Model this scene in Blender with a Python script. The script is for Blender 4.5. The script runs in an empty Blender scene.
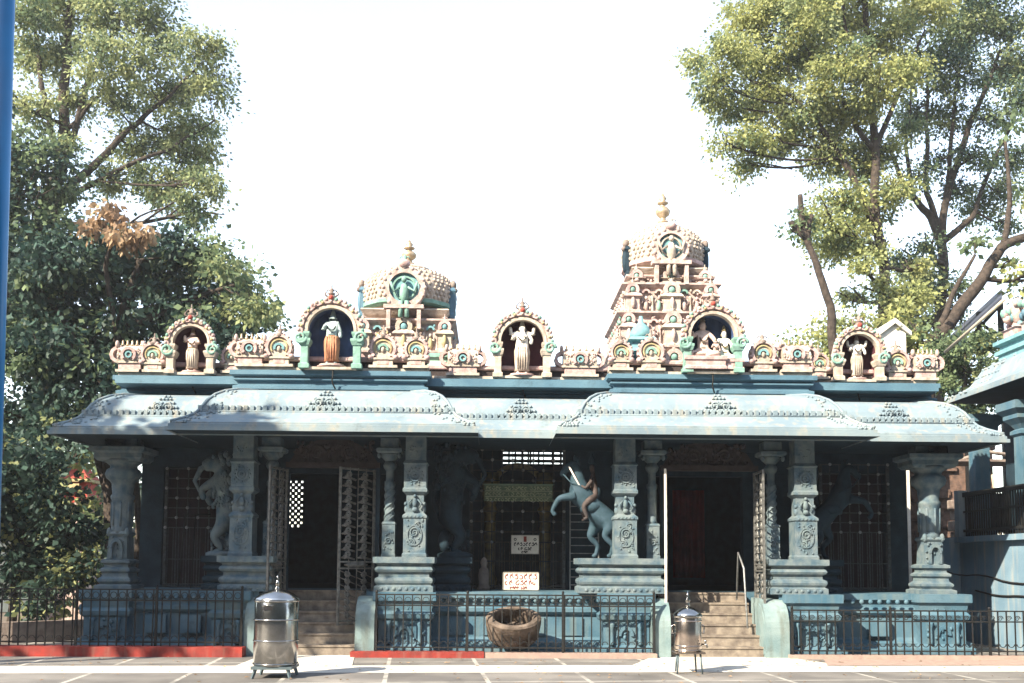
import bpy, bmesh, math, random
import numpy as np
from mathutils import Vector, Matrix
R = math.radians
random.seed(7); rng = np.random.default_rng(7)
sc = bpy.context.scene; col = sc.collection

# ---------------------------------------------------------------- camera
F = 1000.; YAW = R(1.2); PIT = R(4.7); ROLL = .0065; PY = 482.; CH = 1.65
fw = Vector((math.sin(YAW)*math.cos(PIT), math.cos(YAW)*math.cos(PIT), math.sin(PIT)))
r0 = Vector((math.cos(YAW), -math.sin(YAW), 0)); u0 = r0.cross(fw)
rt = r0*math.cos(ROLL)+u0*math.sin(ROLL); up = rt.cross(fw)
cd = bpy.data.cameras.new('camera'); cam = bpy.data.objects.new('camera', cd); col.objects.link(cam)
cam.matrix_world = Matrix(((rt.x, up.x, -fw.x, 0), (rt.y, up.y, -fw.y, 0), (rt.z, up.z, -fw.z, CH), (0, 0, 0, 1)))
cd.sensor_width = 36; cd.lens = F/1024*36; cd.shift_y = (PY-341.5)/1024; cd.clip_end = 3000; cd.clip_start = .05
sc.camera = cam
# ---------------------------------------------------------------- light
SEL, SAZ = R(35), R(47)          # elevation; azimuth: to the left of straight behind the camera
sdir = Vector((-math.sin(SAZ)*math.cos(SEL), -math.cos(SAZ)*math.cos(SEL), math.sin(SEL)))
w = bpy.data.worlds.new("World"); sc.world = w; w.use_nodes = True
nt = w.node_tree; nt.nodes.clear()
sky = nt.nodes.new('ShaderNodeTexSky'); sky.sky_type = 'NISHITA'; sky.sun_disc = False
sky.sun_elevation = SEL; sky.sun_rotation = math.atan2(sdir.x, sdir.y)
sky.dust_density = .55; sky.air_density = 1.2; sky.ozone_density = 1.0
hs = nt.nodes.new('ShaderNodeHueSaturation'); hs.inputs['Saturation'].default_value = .68
bg = nt.nodes.new('ShaderNodeBackground'); bg.inputs['Strength'].default_value = .15
wo = nt.nodes.new('ShaderNodeOutputWorld')
nt.links.new(sky.outputs[0], hs.inputs['Color']); nt.links.new(hs.outputs[0], bg.inputs[0]); nt.links.new(bg.outputs[0], wo.inputs[0])
sl = bpy.data.lights.new('sun', 'SUN'); sl.energy = 5.0; sl.angle = R(.6); sl.color = (1, .88, .70)
so = bpy.data.objects.new('sun', sl); col.objects.link(so); so.rotation_euler = (-sdir).to_track_quat('-Z', 'Y').to_euler()
vs = sc.view_settings
vs.view_transform = 'Standard'; vs.look = 'None'; vs.gamma = 1; vs.use_curve_mapping = False; vs.exposure = 1.75
sc.cycles.max_bounces = 6; sc.cycles.transparent_max_bounces = 6

def at(px, py, Y):
    d = fw*F + rt*(px-512) - up*(py-PY); t = Y/d.y
    return Vector((d.x*t, Y, d.z*t+CH))
def X(px, Y, py=560): return at(px, py, Y).x
def Z(py, Y, px=512): return at(px, py, Y).z

# ---------------------------------------------------------------- materials
def mat(name, c, c2=None, scale=3., rough=.7, metal=0., bump=.25, bscale=30., streak=0., dirt=None, trans=0., island=0., grime=0.):
    m = bpy.data.materials.new(name); m.use_nodes = True; n = m.node_tree.nodes; l = m.node_tree.links
    b = n['Principled BSDF']; b.inputs['Roughness'].default_value = rough; b.inputs['Metallic'].default_value = metal
    if not metal: b.inputs['Specular IOR Level'].default_value = .2 if rough > .45 else .5
    tc = n.new('ShaderNodeTexCoord'); geo = n.new('ShaderNodeNewGeometry')
    no = n.new('ShaderNodeTexNoise'); no.inputs['Scale'].default_value = scale; no.inputs['Detail'].default_value = 6
    l.new(geo.outputs['Position'], no.inputs['Vector'])
    rp = n.new('ShaderNodeValToRGB'); rp.color_ramp.elements[0].position = .36; rp.color_ramp.elements[1].position = .66
    c2 = c2 or tuple(v*.72 for v in c)
    rp.color_ramp.elements[0].color = (*c2, 1); rp.color_ramp.elements[1].color = (*c, 1)
    l.new(no.outputs[0], rp.inputs[0]); out = rp.outputs[0]
    if streak:
        mp = n.new('ShaderNodeMapping'); mp.inputs['Scale'].default_value = (7, 7, .7)
        l.new(geo.outputs['Position'], mp.inputs[0])
        n2 = n.new('ShaderNodeTexNoise'); n2.inputs['Scale'].default_value = 1.; n2.inputs['Detail'].default_value = 8
        l.new(mp.outputs[0], n2.inputs['Vector'])
        r2 = n.new('ShaderNodeValToRGB'); r2.color_ramp.elements[0].position = .5; r2.color_ramp.elements[1].position = .72
        r2.color_ramp.elements[0].color = (0, 0, 0, 1); r2.color_ramp.elements[1].color = (streak,)*3+(1,)
        l.new(n2.outputs[0], r2.inputs[0])
        mx = n.new('ShaderNodeMixRGB'); mx.inputs[2].default_value = (*(dirt or tuple(v*.35 for v in c)), 1)
        l.new(r2.outputs[0], mx.inputs[0]); l.new(out, mx.inputs[1]); out = mx.outputs[0]
    if grime:      # mildew patches and flaked spots
        n4 = n.new('ShaderNodeTexNoise'); n4.inputs['Scale'].default_value = 2.6; n4.inputs['Detail'].default_value = 12; n4.inputs['Roughness'].default_value = .72
        l.new(geo.outputs['Position'], n4.inputs['Vector']); r4 = n.new('ShaderNodeValToRGB'); r4.color_ramp.elements[0].position = .56; r4.color_ramp.elements[1].position = .70
        r4.color_ramp.elements[0].color = (0, 0, 0, 1); r4.color_ramp.elements[1].color = (grime,)*3+(1,); l.new(n4.outputs[0], r4.inputs[0])
        m4 = n.new('ShaderNodeMixRGB'); m4.inputs[2].default_value = (*(v*.42 for v in c), 1); l.new(r4.outputs[0], m4.inputs[0]); l.new(out, m4.inputs[1]); out = m4.outputs[0]
    if island:
        h = n.new('ShaderNodeHueSaturation'); mr = n.new('ShaderNodeMapRange')
        mr.inputs['To Min'].default_value = 1-island; mr.inputs['To Max'].default_value = 1+island
        l.new(geo.outputs['Random Per Island'], mr.inputs[0]); l.new(mr.outputs[0], h.inputs['Value']); l.new(out, h.inputs['Color']); out = h.outputs[0]
    l.new(out, b.inputs['Base Color'])
    if bump:
        n3 = n.new('ShaderNodeTexNoise'); n3.inputs['Scale'].default_value = bscale; n3.inputs['Detail'].default_value = 5
        l.new(geo.outputs['Position'], n3.inputs['Vector'])
        bp = n.new('ShaderNodeBump'); bp.inputs['Strength'].default_value = bump; bp.inputs['Distance'].default_value = .02
        l.new(n3.outputs[0], bp.inputs['Height']); l.new(bp.outputs[0], b.inputs['Normal'])
    if trans:
        tr = n.new('ShaderNodeBsdfTranslucent'); l.new(out, tr.inputs[0]); ms = n.new('ShaderNodeMixShader'); ms.inputs[0].default_value = trans
        l.new(b.outputs[0], ms.inputs[1]); l.new(tr.outputs[0], ms.inputs[2]); l.new(ms.outputs[0], n['Material Output'].inputs[0])
    return m
M = {}
M['blue'] = mat('blue_paint', (.085, .148, .188), (.045, .105, .15), 2.2, .6, grime=.7, streak=.5, dirt=(.13, .16, .15))
M['eave'] = mat('eave_paint', (.205, .255, .272), (.14, .19, .222), 1.1, .6, streak=.65, dirt=(.30, .27, .21), bump=.3, grime=.6)
M['trim'] = mat('stair_block_paint', (.20, .26, .26), (.12, .18, .19), 2.5, .65, streak=.7, dirt=(.10, .11, .09), bump=.3, grime=.8)
M['cornice'] = mat('cornice_paint', (.095, .175, .225), (.06, .125, .175), 1.5, .5, grime=.7, streak=.5, dirt=(.08, .14, .18))
M['pillar'] = mat('pillar_stone', (.140, .170, .178), (.055, .095, .125), 6, .75, grime=.8, bump=.5, bscale=60, streak=.8, dirt=(.12, .16, .16))
M['dark'] = mat('shade_darkened_stone', (.016, .035, .05), (.009, .021, .032), 5, .75, bump=.4, bscale=40)  # tone lowered so that porch shade is partly in the colour
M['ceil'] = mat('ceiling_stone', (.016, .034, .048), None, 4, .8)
M['black'] = mat('dark_brown_plaster', (.05, .04, .04), None, 9, .9)  # dark brown tone for the parapet gap and door lintels
M['cream'] = mat('cream_plaster', (.49, .43, .36), (.32, .27, .22), 7, .8, grime=.6, streak=.5, dirt=(.15, .11, .09), bump=.5)
M['pink'] = mat('pink_plaster', (.50, .36, .34), (.32, .22, .205), 9, .8, grime=.6, streak=.5, dirt=(.16, .1, .09), bump=.5)
M['palepink'] = mat('pale_pink_plaster', (.49, .39, .35), (.31, .235, .21), 9, .8, grime=.6, streak=.45, dirt=(.2, .13, .1), bump=.6)
M['green'] = mat('green_plaster', (.21, .36, .30), (.14, .25, .21), 9, .8, streak=.4)
M['yellow'] = mat('yellow_plaster', (.44, .37, .20), (.28, .22, .12), 12, .8, streak=.3)
M['red'] = mat('red_plaster', (.40, .07, .05), (.25, .05, .04), 9, .8)
M['aqua'] = mat('aqua_plaster', (.17, .34, .35), (.12, .24, .27), 9, .8, streak=.4)
M['gold'] = mat('gold_finial', (.46, .36, .24), (.3, .22, .14), 12, .45, .5)
M['niche'] = mat('niche_blue', (.05, .09, .20), (.035, .06, .13), 5, .8, streak=.3, dirt=(.2, .25, .3))
M['nichered'] = mat('niche_maroon', (.10, .035, .045), (.06, .02, .03), 5, .8)
M['flesh'] = mat('painted_skin', (.60, .46, .40), (.44, .33, .28), 12, .6)
M['whitefig'] = mat('white_figure_paint', (.68, .64, .58), (.5, .47, .42), 12, .6)
M['bluefig'] = mat('blue_figure_paint', (.42, .50, .48), (.28, .37, .38), 12, .6)
M['orange'] = mat('orange_cloth_paint', (.44, .21, .12), (.3, .14, .08), 14, .6)
M['iron'] = mat('black_iron', (.010, .012, .014), (.016, .015, .014), 20, .6, 0., bump=.1)
M['steelgrey'] = mat('grey_iron', (.26, .28, .29), (.16, .16, .16), 20, .5, .1, bump=.1)
M['grillegrey'] = mat('grille_grey', (.06, .07, .075), (.03, .03, .03), 20, .6)
M['gate'] = mat('silver_gate_paint', (.19, .19, .18), (.09, .09, .085), 14, .45, .4, bump=.1)
M['white'] = mat('white_board', (.62, .59, .52), (.5, .46, .4), 6, .6, bump=.05)
M['letters'] = mat('dark_lettering', (.015, .015, .018), None, 5, .7, bump=0)
M['redletters'] = mat('red_lettering', (.26, .05, .04), None, 5, .7, bump=0)
M['boardedge'] = mat('board_edge', (.40, .37, .32), None, 9, .7)
M['boardgreen'] = mat('painted_board_green', (.18, .23, .16), (.12, .17, .13), 12, .7)
M['boardletters'] = mat('pale_lettering', (.48, .52, .36), None, 12, .7, bump=0)
M['kerb'] = mat('red_kerb_paint', (.27, .032, .024), (.16, .03, .026), 5, .8, streak=.5, dirt=(.25, .15, .12))
M['kerbfade'] = mat('faded_kerb_paint', (.33, .24, .20), (.26, .19, .165), 7, .85)
M['step'] = mat('worn_step_stone', (.24, .205, .165), (.12, .10, .085), 7, .8, streak=.3)
M['stone'] = mat('granite', (.25, .21, .18), (.15, .115, .10), 6, .85, bump=.6)
M['brown'] = mat('brown_brick_earth', (.16, .10, .075), (.08, .055, .045), 8, .9, bump=.8, bscale=14)
M['steel'] = mat('stainless_steel', (.46, .45, .43), (.33, .32, .30), 5, .16, 1., bump=.03, bscale=12)
M['copper'] = mat('warm_steel', (.60, .53, .47), (.46, .38, .33), 5, .2, 1., bump=.03, bscale=12)
M['stand'] = mat('stand_blue_grey', (.10, .14, .16), None, 12, .5, .3)
M['bark'] = mat('bark', (.065, .05, .04), (.03, .024, .02), 10, .9, bump=.9, bscale=25)
M['pole'] = mat('blue_pole_paint', (.02, .22, .50), (.015, .18, .42), 4, .35, bump=.02)
M['cloth'] = mat('red_cloth', (.10, .008, .010), (.05, .005, .008), 4, .9)
M['roofdark'] = mat('dark_sheet_roof', (.07, .08, .11), (.04, .045, .06), 3, .6)
M['mtile'] = mat('tower_scale_plaster', (.49, .41, .34), (.31, .25, .20), 12, .8, streak=.4, dirt=(.2, .15, .12), bump=.6)
M['rod'] = mat('bamboo', (.48, .40, .30), None, 5, .7)
M['wire'] = mat('wire_black', (.02, .02, .02), None, 5, .6, bump=0)
def leafmat(n, c, c2, tr=.35): return mat(n, c, c2, 1.1, .55, bump=0, trans=tr, island=.35)
M['leaf_light'] = leafmat('leaf_light', (.34, .36, .17), (.23, .27, .13), .5)
M['leaf_mid'] = leafmat('leaf_mid', (.16, .205, .10), (.095, .14, .075), .45)
M['leaf_dark'] = leafmat('leaf_dark', (.045, .08, .058), (.02, .045, .036), .25)
M['leaf_dry'] = leafmat('leaf_dry', (.38, .27, .16), (.24, .15, .09))
M['leaf_olive'] = leafmat('leaf_olive', (.38, .385, .15), (.25, .28, .11), .5)

# ---------------------------------------------------------------- mesh helpers
class MB:
    def __init__(s): s.v = []; s.f = []; s.m = []; s.sm = []
    def add(s, vs, fs, m=0, smooth=False):
        o = len(s.v); s.v += [tuple(p) for p in vs]
        for f in fs: s.f.append(tuple(i+o for i in f)); s.m.append(m); s.sm.append(smooth)
    def box(s, x0, x1, y0, y1, z0, z1, m=0):
        s.add([(x0,y0,z0),(x1,y0,z0),(x1,y1,z0),(x0,y1,z0),(x0,y0,z1),(x1,y0,z1),(x1,y1,z1),(x0,y1,z1)],
              [(0,3,2,1),(4,5,6,7),(0,1,5,4),(1,2,6,5),(2,3,7,6),(3,0,4,7)], m)
    def rect(s, x0, x1, y0, y1, prof, m=0, caps=True):   # prof [(outward offset, z)]
        vs = []; n = len(prof)
        for o, z in prof: vs += [(x0-o,y0-o,z),(x1+o,y0-o,z),(x1+o,y1+o,z),(x0-o,y1+o,z)]
        fs = []
        for i in range(n-1):
            for k in range(4): a = i*4+k; b = i*4+(k+1) % 4; fs.append((a, b, b+4, a+4))
        if caps: fs += [(3,2,1,0), tuple((n-1)*4+k for k in range(4))]
        s.add(vs, fs, m)
    def lathe(s, cx, cy, prof, n=20, m=0, rot=0., smooth=True, sx=1., sy=1.):
        vs = []; N = len(prof)
        for r, z in prof:
            for k in range(n):
                a = 2*math.pi*k/n+rot; vs.append((cx+r*sx*math.cos(a), cy+r*sy*math.sin(a), z))
        fs = [(i*n+k, i*n+(k+1) % n, (i+1)*n+(k+1) % n, (i+1)*n+k) for i in range(N-1) for k in range(n)]
        s.add(vs, fs, m, smooth); o = len(s.v)-len(vs)
        s.f.append(tuple(o+k for k in reversed(range(n)))); s.m.append(m); s.sm.append(False)
        s.f.append(tuple(o+(N-1)*n+k for k in range(n))); s.m.append(m); s.sm.append(False)
    def ell(s, cx, cy, cz, rx, ry, rz, m=0, n=8, k=5):
        vs = [(cx, cy, cz-rz)]
        for i in range(1, k):
            t = math.pi*i/k
            for j in range(n):
                a = 2*math.pi*j/n; vs.append((cx+rx*math.sin(t)*math.cos(a), cy+ry*math.sin(t)*math.sin(a), cz-rz*math.cos(t)))
        vs.append((cx, cy, cz+rz)); L = len(vs)-1; fs = []
        for j in range(n):
            fs.append((0, 1+(j+1) % n, 1+j)); fs.append((L, L-n+j, L-n+(j+1) % n))
            for i in range(k-2): a = 1+i*n+j; b = 1+i*n+(j+1) % n; fs.append((a, b, b+n, a+n))
        s.add(vs, fs, m, True)
    def tube(s, pts, r, n=6, m=0, smooth=True):
        pts = [Vector(p) for p in pts]; N = len(pts)
        rs = r if isinstance(r, (list, tuple)) else [r]*N
        vs = []; ref = None
        for i, p in enumerate(pts):
            d = (pts[min(i+1, N-1)]-pts[max(i-1, 0)]).normalized()
            if ref is None: ref = Vector((0, 0, 1)) if abs(d.z) < .9 else Vector((1, 0, 0))
            a = d.cross(ref).normalized(); b = d.cross(a).normalized(); ref = a.cross(d)
            if ref.length < .01: ref = Vector((1, 0, 0))
            for k in range(n):
                t = 2*math.pi*k/n; vs.append(p+(a*math.cos(t)+b*math.sin(t))*rs[i])
        fs = [(i*n+k, i*n+(k+1) % n, (i+1)*n+(k+1) % n, (i+1)*n+k) for i in range(N-1) for k in range(n)]
        fs += [tuple(reversed(range(n))), tuple((N-1)*n+k for k in range(n))]
        s.add(vs, fs, m, smooth)
    def prism(s, poly, y0, y1, m=0, axis='y'):       # poly of (x,z), extruded in y  (axis x: poly of (y,z))
        n = len(poly)
        if axis == 'y': vs = [(a, y0, b) for a, b in poly]+[(a, y1, b) for a, b in poly]
        else: vs = [(y0, a, b) for a, b in poly]+[(y1, a, b) for a, b in poly]
        s.add(vs, [tuple(range(n)), tuple(reversed(range(n, 2*n)))]+[(i, i+n, (i+1) % n+n, (i+1) % n) for i in range(n)], m)
    def ring(s, cx, cz, ri, ro, y0, y1, a0=0., a1=2*math.pi, n=20, m=0, sz=1.):   # flat ring facing -y
        vs = []
        for i in range(n+1):
            a = a0+(a1-a0)*i/n; c, t = math.cos(a), math.sin(a)*sz
            vs += [(cx+ri*c, y0, cz+ri*t), (cx+ro*c, y0, cz+ro*t), (cx+ro*c, y1, cz+ro*t), (cx+ri*c, y1, cz+ri*t)]
        fs = []
        for i in range(n):
            for k in range(4): a = i*4+k; b = i*4+(k+1) % 4; fs.append((a, b, b+4, a+4))
        fs += [(0, 1, 2, 3), (n*4+3, n*4+2, n*4+1, n*4)]
        s.add(vs, fs, m)
    def disc(s, cx, cz, r, y0, y1, n=20, m=0): s.prism([(cx+r*math.cos(2*math.pi*i/n), cz+r*math.sin(2*math.pi*i/n)) for i in range(n)], y0, y1, m)
    def build(s, name, mats, parent=None, loc=None):
        me = bpy.data.meshes.new(name); me.from_pydata(s.v, [], s.f); me.validate(clean_customdata=False)
        if not isinstance(mats, (list, tuple)): mats = [mats]
        for x in mats: me.materials.append(M[x] if isinstance(x, str) else x)
        if len(me.polygons) == len(s.m):
            me.polygons.foreach_set('material_index', s.m); me.polygons.foreach_set('use_smooth', s.sm)
        bm = bmesh.new(); bm.from_mesh(me); bmesh.ops.recalc_face_normals(bm, faces=bm.faces); bm.to_mesh(me); bm.free()
        o = bpy.data.objects.new(name, me); col.objects.link(o); o.parent = parent
        if loc: o.location = loc
        return o
def tag(o, label=None, cat=None, group=None, kind=None):
    if label: o['label'] = label
    if cat: o['category'] = cat
    if group: o['group'] = group
    if kind: o['kind'] = kind
    return o
def empty(name, loc, label, cat, group=None):
    o = bpy.data.objects.new(name, None); o.empty_display_size = .2; col.objects.link(o); o.location = loc
    return tag(o, label, cat, group)
def struct(name, mb, mats): return tag(mb.build(name, mats), kind='structure')
def copy_tree(o, parent=None):
    c = o.copy(); col.objects.link(c); c.parent = parent
    for ch in list(o.children): copy_tree(ch, c)
    return c
def smooth_path(pts, it=2):
    for _ in range(it):
        q = [pts[0]]
        for i in range(len(pts)-1): q += [pts[i].lerp(pts[i+1], .25), pts[i].lerp(pts[i+1], .75)]
        pts = q+[pts[-1]]
    return pts
def skin(name, pts, edges, rad, m, parent=None, sub=2):
    me = bpy.data.meshes.new(name); me.from_pydata([tuple(p) for p in pts], edges, [])
    o = bpy.data.objects.new(name, me); col.objects.link(o); o.parent = parent
    sm = o.modifiers.new('skin', 'SKIN'); sm.use_smooth_shade = True
    if not me.skin_vertices: me.skin_vertices.new()
    for i, r in enumerate(rad):
        r = r if isinstance(r, tuple) else (r, r)
        me.skin_vertices[0].data[i].radius = r; me.skin_vertices[0].data[i].use_root = (i == 0)
    ss = o.modifiers.new('sub', 'SUBSURF'); ss.levels = sub; ss.render_levels = sub
    me.materials.append(M[m] if isinstance(m, str) else m)
    return o

# ================================================================= SETTING
# ground far
g = MB(); g.add([(-150,-60,-.02),(150,-60,-.02),(150,200,-.02),(-150,200,-.02)], [(0,1,2,3)])
M['earth'] = mat('earth', (.16, .13, .10), (.09, .075, .06), .6, .95, bump=.5, bscale=8)
struct('ground', g, 'earth')
# paved court of dark slabs with pale joints, laid a few degrees off the temple's line
def pavemat():
    m = bpy.data.materials.new('paving'); m.use_nodes = True; n = m.node_tree.nodes; l = m.node_tree.links; b = n['Principled BSDF']
    tc = n.new('ShaderNodeTexCoord'); sx = n.new('ShaderNodeSeparateXYZ'); l.new(tc.outputs['Object'], sx.inputs[0])
    def joint(sock, step, off, half):
        a = n.new('ShaderNodeMath'); a.operation = 'ADD'; a.inputs[1].default_value = off; l.new(sock, a.inputs[0])
        p = n.new('ShaderNodeMath'); p.operation = 'PINGPONG'; p.inputs[1].default_value = step/2; l.new(a.outputs[0], p.inputs[0])
        c = n.new('ShaderNodeMath'); c.operation = 'LESS_THAN'; c.inputs[1].default_value = half; l.new(p.outputs[0], c.inputs[0]); return c
    j1 = joint(sx.outputs['X'], 1.45, 100*1.45+.35, .032); j2 = joint(sx.outputs['Y'], 1.45, 100*1.45+.3, .03)
    mx = n.new('ShaderNodeMath'); mx.operation = 'MAXIMUM'; l.new(j1.outputs[0], mx.inputs[0]); l.new(j2.outputs[0], mx.inputs[1])
    nj = n.new('ShaderNodeTexNoise'); nj.inputs['Scale'].default_value = 2.2; nj.inputs['Detail'].default_value = 8; l.new(tc.outputs['Object'], nj.inputs['Vector'])
    rj = n.new('ShaderNodeValToRGB'); rj.color_ramp.elements[0].position = .36; rj.color_ramp.elements[1].position = .56; rj.color_ramp.elements[0].color = (.15, .15, .15, 1); l.new(nj.outputs[0], rj.inputs[0])
    mj = n.new('ShaderNodeMath'); mj.operation = 'MULTIPLY'; l.new(mx.outputs[0], mj.inputs[0]); l.new(rj.outputs[0], mj.inputs[1]); mx = mj
    no = n.new('ShaderNodeTexNoise'); no.inputs['Scale'].default_value = 1.3; no.inputs['Detail'].default_value = 9; l.new(tc.outputs['Object'], no.inputs['Vector'])
    rp = n.new('ShaderNodeValToRGB'); rp.color_ramp.elements[0].color = (.10, .094, .088, 1); rp.color_ramp.elements[1].color = (.18, .168, .153, 1)
    rp.color_ramp.elements[0].position = .35; rp.color_ramp.elements[1].position = .68
    l.new(no.outputs[0], rp.inputs[0])
    # each slab its own tone, and dark worn patches
    wn = n.new('ShaderNodeTexWhiteNoise'); vm = n.new('ShaderNodeVectorMath'); vm.operation = 'ADD'; vm.inputs[1].default_value = (100*1.45+.35, 100*1.45+.3, 0)
    vd = n.new('ShaderNodeVectorMath'); vd.operation = 'SCALE'; vd.inputs['Scale'].default_value = 1/1.45; vf = n.new('ShaderNodeVectorMath'); vf.operation = 'FLOOR'
    l.new(tc.outputs['Object'], vm.inputs[0]); l.new(vm.outputs[0], vd.inputs[0]); l.new(vd.outputs[0], vf.inputs[0]); l.new(vf.outputs[0], wn.inputs['Vector'])
    n5 = n.new('ShaderNodeTexNoise'); n5.inputs['Scale'].default_value = .5; n5.inputs['Detail'].default_value = 10; l.new(tc.outputs['Object'], n5.inputs['Vector'])
    ma = n.new('ShaderNodeMath'); ma.operation = 'MULTIPLY_ADD'; ma.inputs[1].default_value = .35; ma.inputs[2].default_value = .45; l.new(wn.outputs['Value'], ma.inputs[0])
    mb_ = n.new('ShaderNodeMath'); mb_.operation = 'MULTIPLY_ADD'; mb_.inputs[1].default_value = .7; l.new(n5.outputs[0], mb_.inputs[0]); l.new(ma.outputs[0], mb_.inputs[2])
    hv = n.new('ShaderNodeHueSaturation'); l.new(mb_.outputs[0], hv.inputs['Value']); l.new(rp.outputs[0], hv.inputs['Color']); rp = hv
    c = n.new('ShaderNodeMixRGB'); c.inputs[2].default_value = (.34, .325, .29, 1); l.new(mx.outputs[0], c.inputs[0]); l.new(rp.outputs[0], c.inputs[1])
    l.new(c.outputs[0], b.inputs['Base Color']); b.inputs['Roughness'].default_value = .8
    n3 = n.new('ShaderNodeTexNoise'); n3.inputs['Scale'].default_value = 40; bp = n.new('ShaderNodeBump'); bp.inputs['Strength'].default_value = .4; bp.inputs['Distance'].default_value = .01
    l.new(n3.outputs[0], bp.inputs['Height']); l.new(bp.outputs[0], b.inputs['Normal']); return m
M['paving'] = pavemat()
M['limewash'] = mat('limewashed_path', (.56, .53, .47), (.45, .42, .37), 1.6, .85, bump=.3, bscale=30)
def slab(name, pts, z, m, rot=0):
    b = MB(); b.add([(x, y, 0) for x, y in pts], [tuple(range(len(pts)))]); o = struct(name, b, m); o.location.z = z; o.rotation_euler.z = rot; return o
slab('paved_court', [(-26, -16), (26, -16), (26, 26), (-26, 26)], 0.0, 'paving', R(4.5))
# limewashed walk across the court and up to each flight of steps
yb = lambda x: 16.05+x*.055
slab('walk', [(-14, yb(-14)-.62), (14, yb(14)-.62), (14, yb(14)+.45), (-14, yb(-14)+.45)], .004, 'limewash')
slab('walk', [(-4.05, yb(-4)+.3), (-2.2, yb(-2.2)+.3), (-2.42, 18.2), (-4.05, 18.2)], .008, 'limewash')
slab('walk', [(2.3, yb(2.3)+.3), (5.9, yb(5.9)+.3), (5.35, 18.2), (2.95, 18.2)], .008, 'limewash')
slab('walk', [(5.6, yb(5.6)+.3), (14, yb(14)+.3), (14, 17.75), (5.9, 17.75)], .012, 'kerbfade')
b = MB(); b.box(-13, -4.32, 17.72, 18.12, 0, .17); struct('kerb', b, 'kerb')
b = MB(); b.box(-2.45, -.1, 17.78, 18.1, 0, .10); struct('kerb', b, 'kerb')
b = MB(); b.box(-.1, 2.96, 17.80, 18.1, 0, .085); struct('kerb', b, 'kerbfade')
b = MB(); b.box(5.35, 13.5, 17.86, 18.1, 0, .07); struct('kerb', b, 'kerbfade')

# ================================================================= TEMPLE
XC = .58; PT = 1.13                       # centre line, platform top
temple = empty('temple', (XC, 19, 0), 'long pale blue temple hall with carved pillars, curved eaves and two painted towers', 'temple')
def tp(mb, name, mats, parent=None, label=None):      # build in world coordinates, parent to temple keeping place
    o = mb.build(name, mats, parent or temple)
    if parent is None: o.location = (-XC, -19, 0)
    if label: o['label'] = label
    return o
def base_prof(h=PT):                      # moulded platform face, bottom to top
    return [(.16, 0), (.16, .1), (.12, .13), (.12, .2), (.02, .26), (0, .3), (0, h*.62), (.05, h*.64), (.09, h*.68), (.09, h*.74), (.03, h*.78), (.03, h*.86), (.12, h*.9), (.12, h)]
def relief(mb, x0, x1, z0, z1, y, n, r=.02, m=0, seed=0):
    rr = random.Random(seed)
    for i in range(n):
        mb.ell(rr.uniform(x0, x1), y, rr.uniform(z0, z1), r*rr.uniform(.6, 1.4), r*.9, r*rr.uniform(.6, 1.6), m, 6, 4)
def scroll(mb, cx, cz, r, y, t=.012, m=0, turns=1.6, flip=1, a0=0.):
    pts = []
    for i in range(18):
        k = i/17; a = a0+flip*turns*2*math.pi*k; q = r*(1-.8*k); pts.append((cx+q*math.cos(a), y, cz+q*math.sin(a)))
    mb.tube(pts, [t*(1.2-.5*i/17) for i in range(18)], 5, m)
# --- platform
b = MB()
for x0, x1, yf in ((-7.75, -5.05, 19.05), (-5.05, -4.2, 18.36), (-2.3, 2.95, 18.72), (5.3, 6.5, 18.36), (6.5, 9.2, 19.05)):
    b.rect(x0+.12, x1-.12, yf+.12, 21, base_prof())
b.box(-4.3, -2.2, 19.62, 21, 0, PT-.003); b.box(2.8, 5.4, 19.62, 21, 0, PT-.003)
# pedestal panels with relief on the platform face
for x0, x1, yf in ((-7.55, -6.75, 18.95), (-5.0, -4.4, 18.3), (-2.02, -1.08, 18.36), (2.05, 2.9, 18.36), (5.45, 6.32, 18.3), (8.15, 9.0, 18.95)):
    b.rect(x0, x1, yf-.05, yf+.5, [(.06, 0), (.06, .12), (0, .2), (0, .62), (.05, .66), (.07, .74), (.02, .8), (.04, .92), (.10, .98), (.10, PT+.003)])
    for s in (-1, 1):
        cx = (x0+x1)/2+s*(x1-x0)*.3; b.lathe(cx, yf-.08, [(.05, .2), (.035, .25), (.035, .5), (.055, .56), (.05, .62)], 8)
    b.ring((x0+x1)/2, .36, .09, .14, yf-.09, yf-.03, 0, math.pi, 10, sz=1.3)
    relief(b, x0+.06, x1-.06, .84, .9, yf-.06, 16, .03, 0, int(x0*10)); relief(b, x0+.1, x1-.1, .25, .6, yf-.06, 18, .03, 0, int(x0*7))
for x0, x1, yf in ((-6.6, -5.3, 19.03), (-1.0, 1.9, 18.82), (6.8, 8.0, 19.03)):
    n = int((x1-x0)/.16)
    for i in range(n): b.ell(x0+(i+.5)*(x1-x0)/n, yf-.06, .98, .05, .035, .05, 0, 6, 4)
    k = max(1, int((x1-x0)/.62))
    for i in range(k):
        cx = x0+(i+.5)*(x1-x0)/k; b.box(cx-.2, cx+.2, yf-.01, yf+.09, .33, .66); scroll(b, cx-.08, .5, .09, yf+.01); scroll(b, cx+.1, .5, .09, yf+.01, flip=-1, a0=math.pi)
tp(b, 'platform', 'blue')
# --- steps
for x0, x1 in ((-4.06, -2.41), (3.25, 4.94)):
    b = MB()
    for i in range(6):
        z = PT/6*(i+1); y = 18.12+i*.25
        b.box(x0, x1, y+.02, 19.7-.001*i, z-PT/6+(.001 if i else 0), z-.035-.002*(i == 5)); b.box(x0, x1, y, 19.7-.002*i, z-.035-.002*(i == 5), z-.002*(i == 5))
    tp(b, 'steps', 'step')
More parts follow.
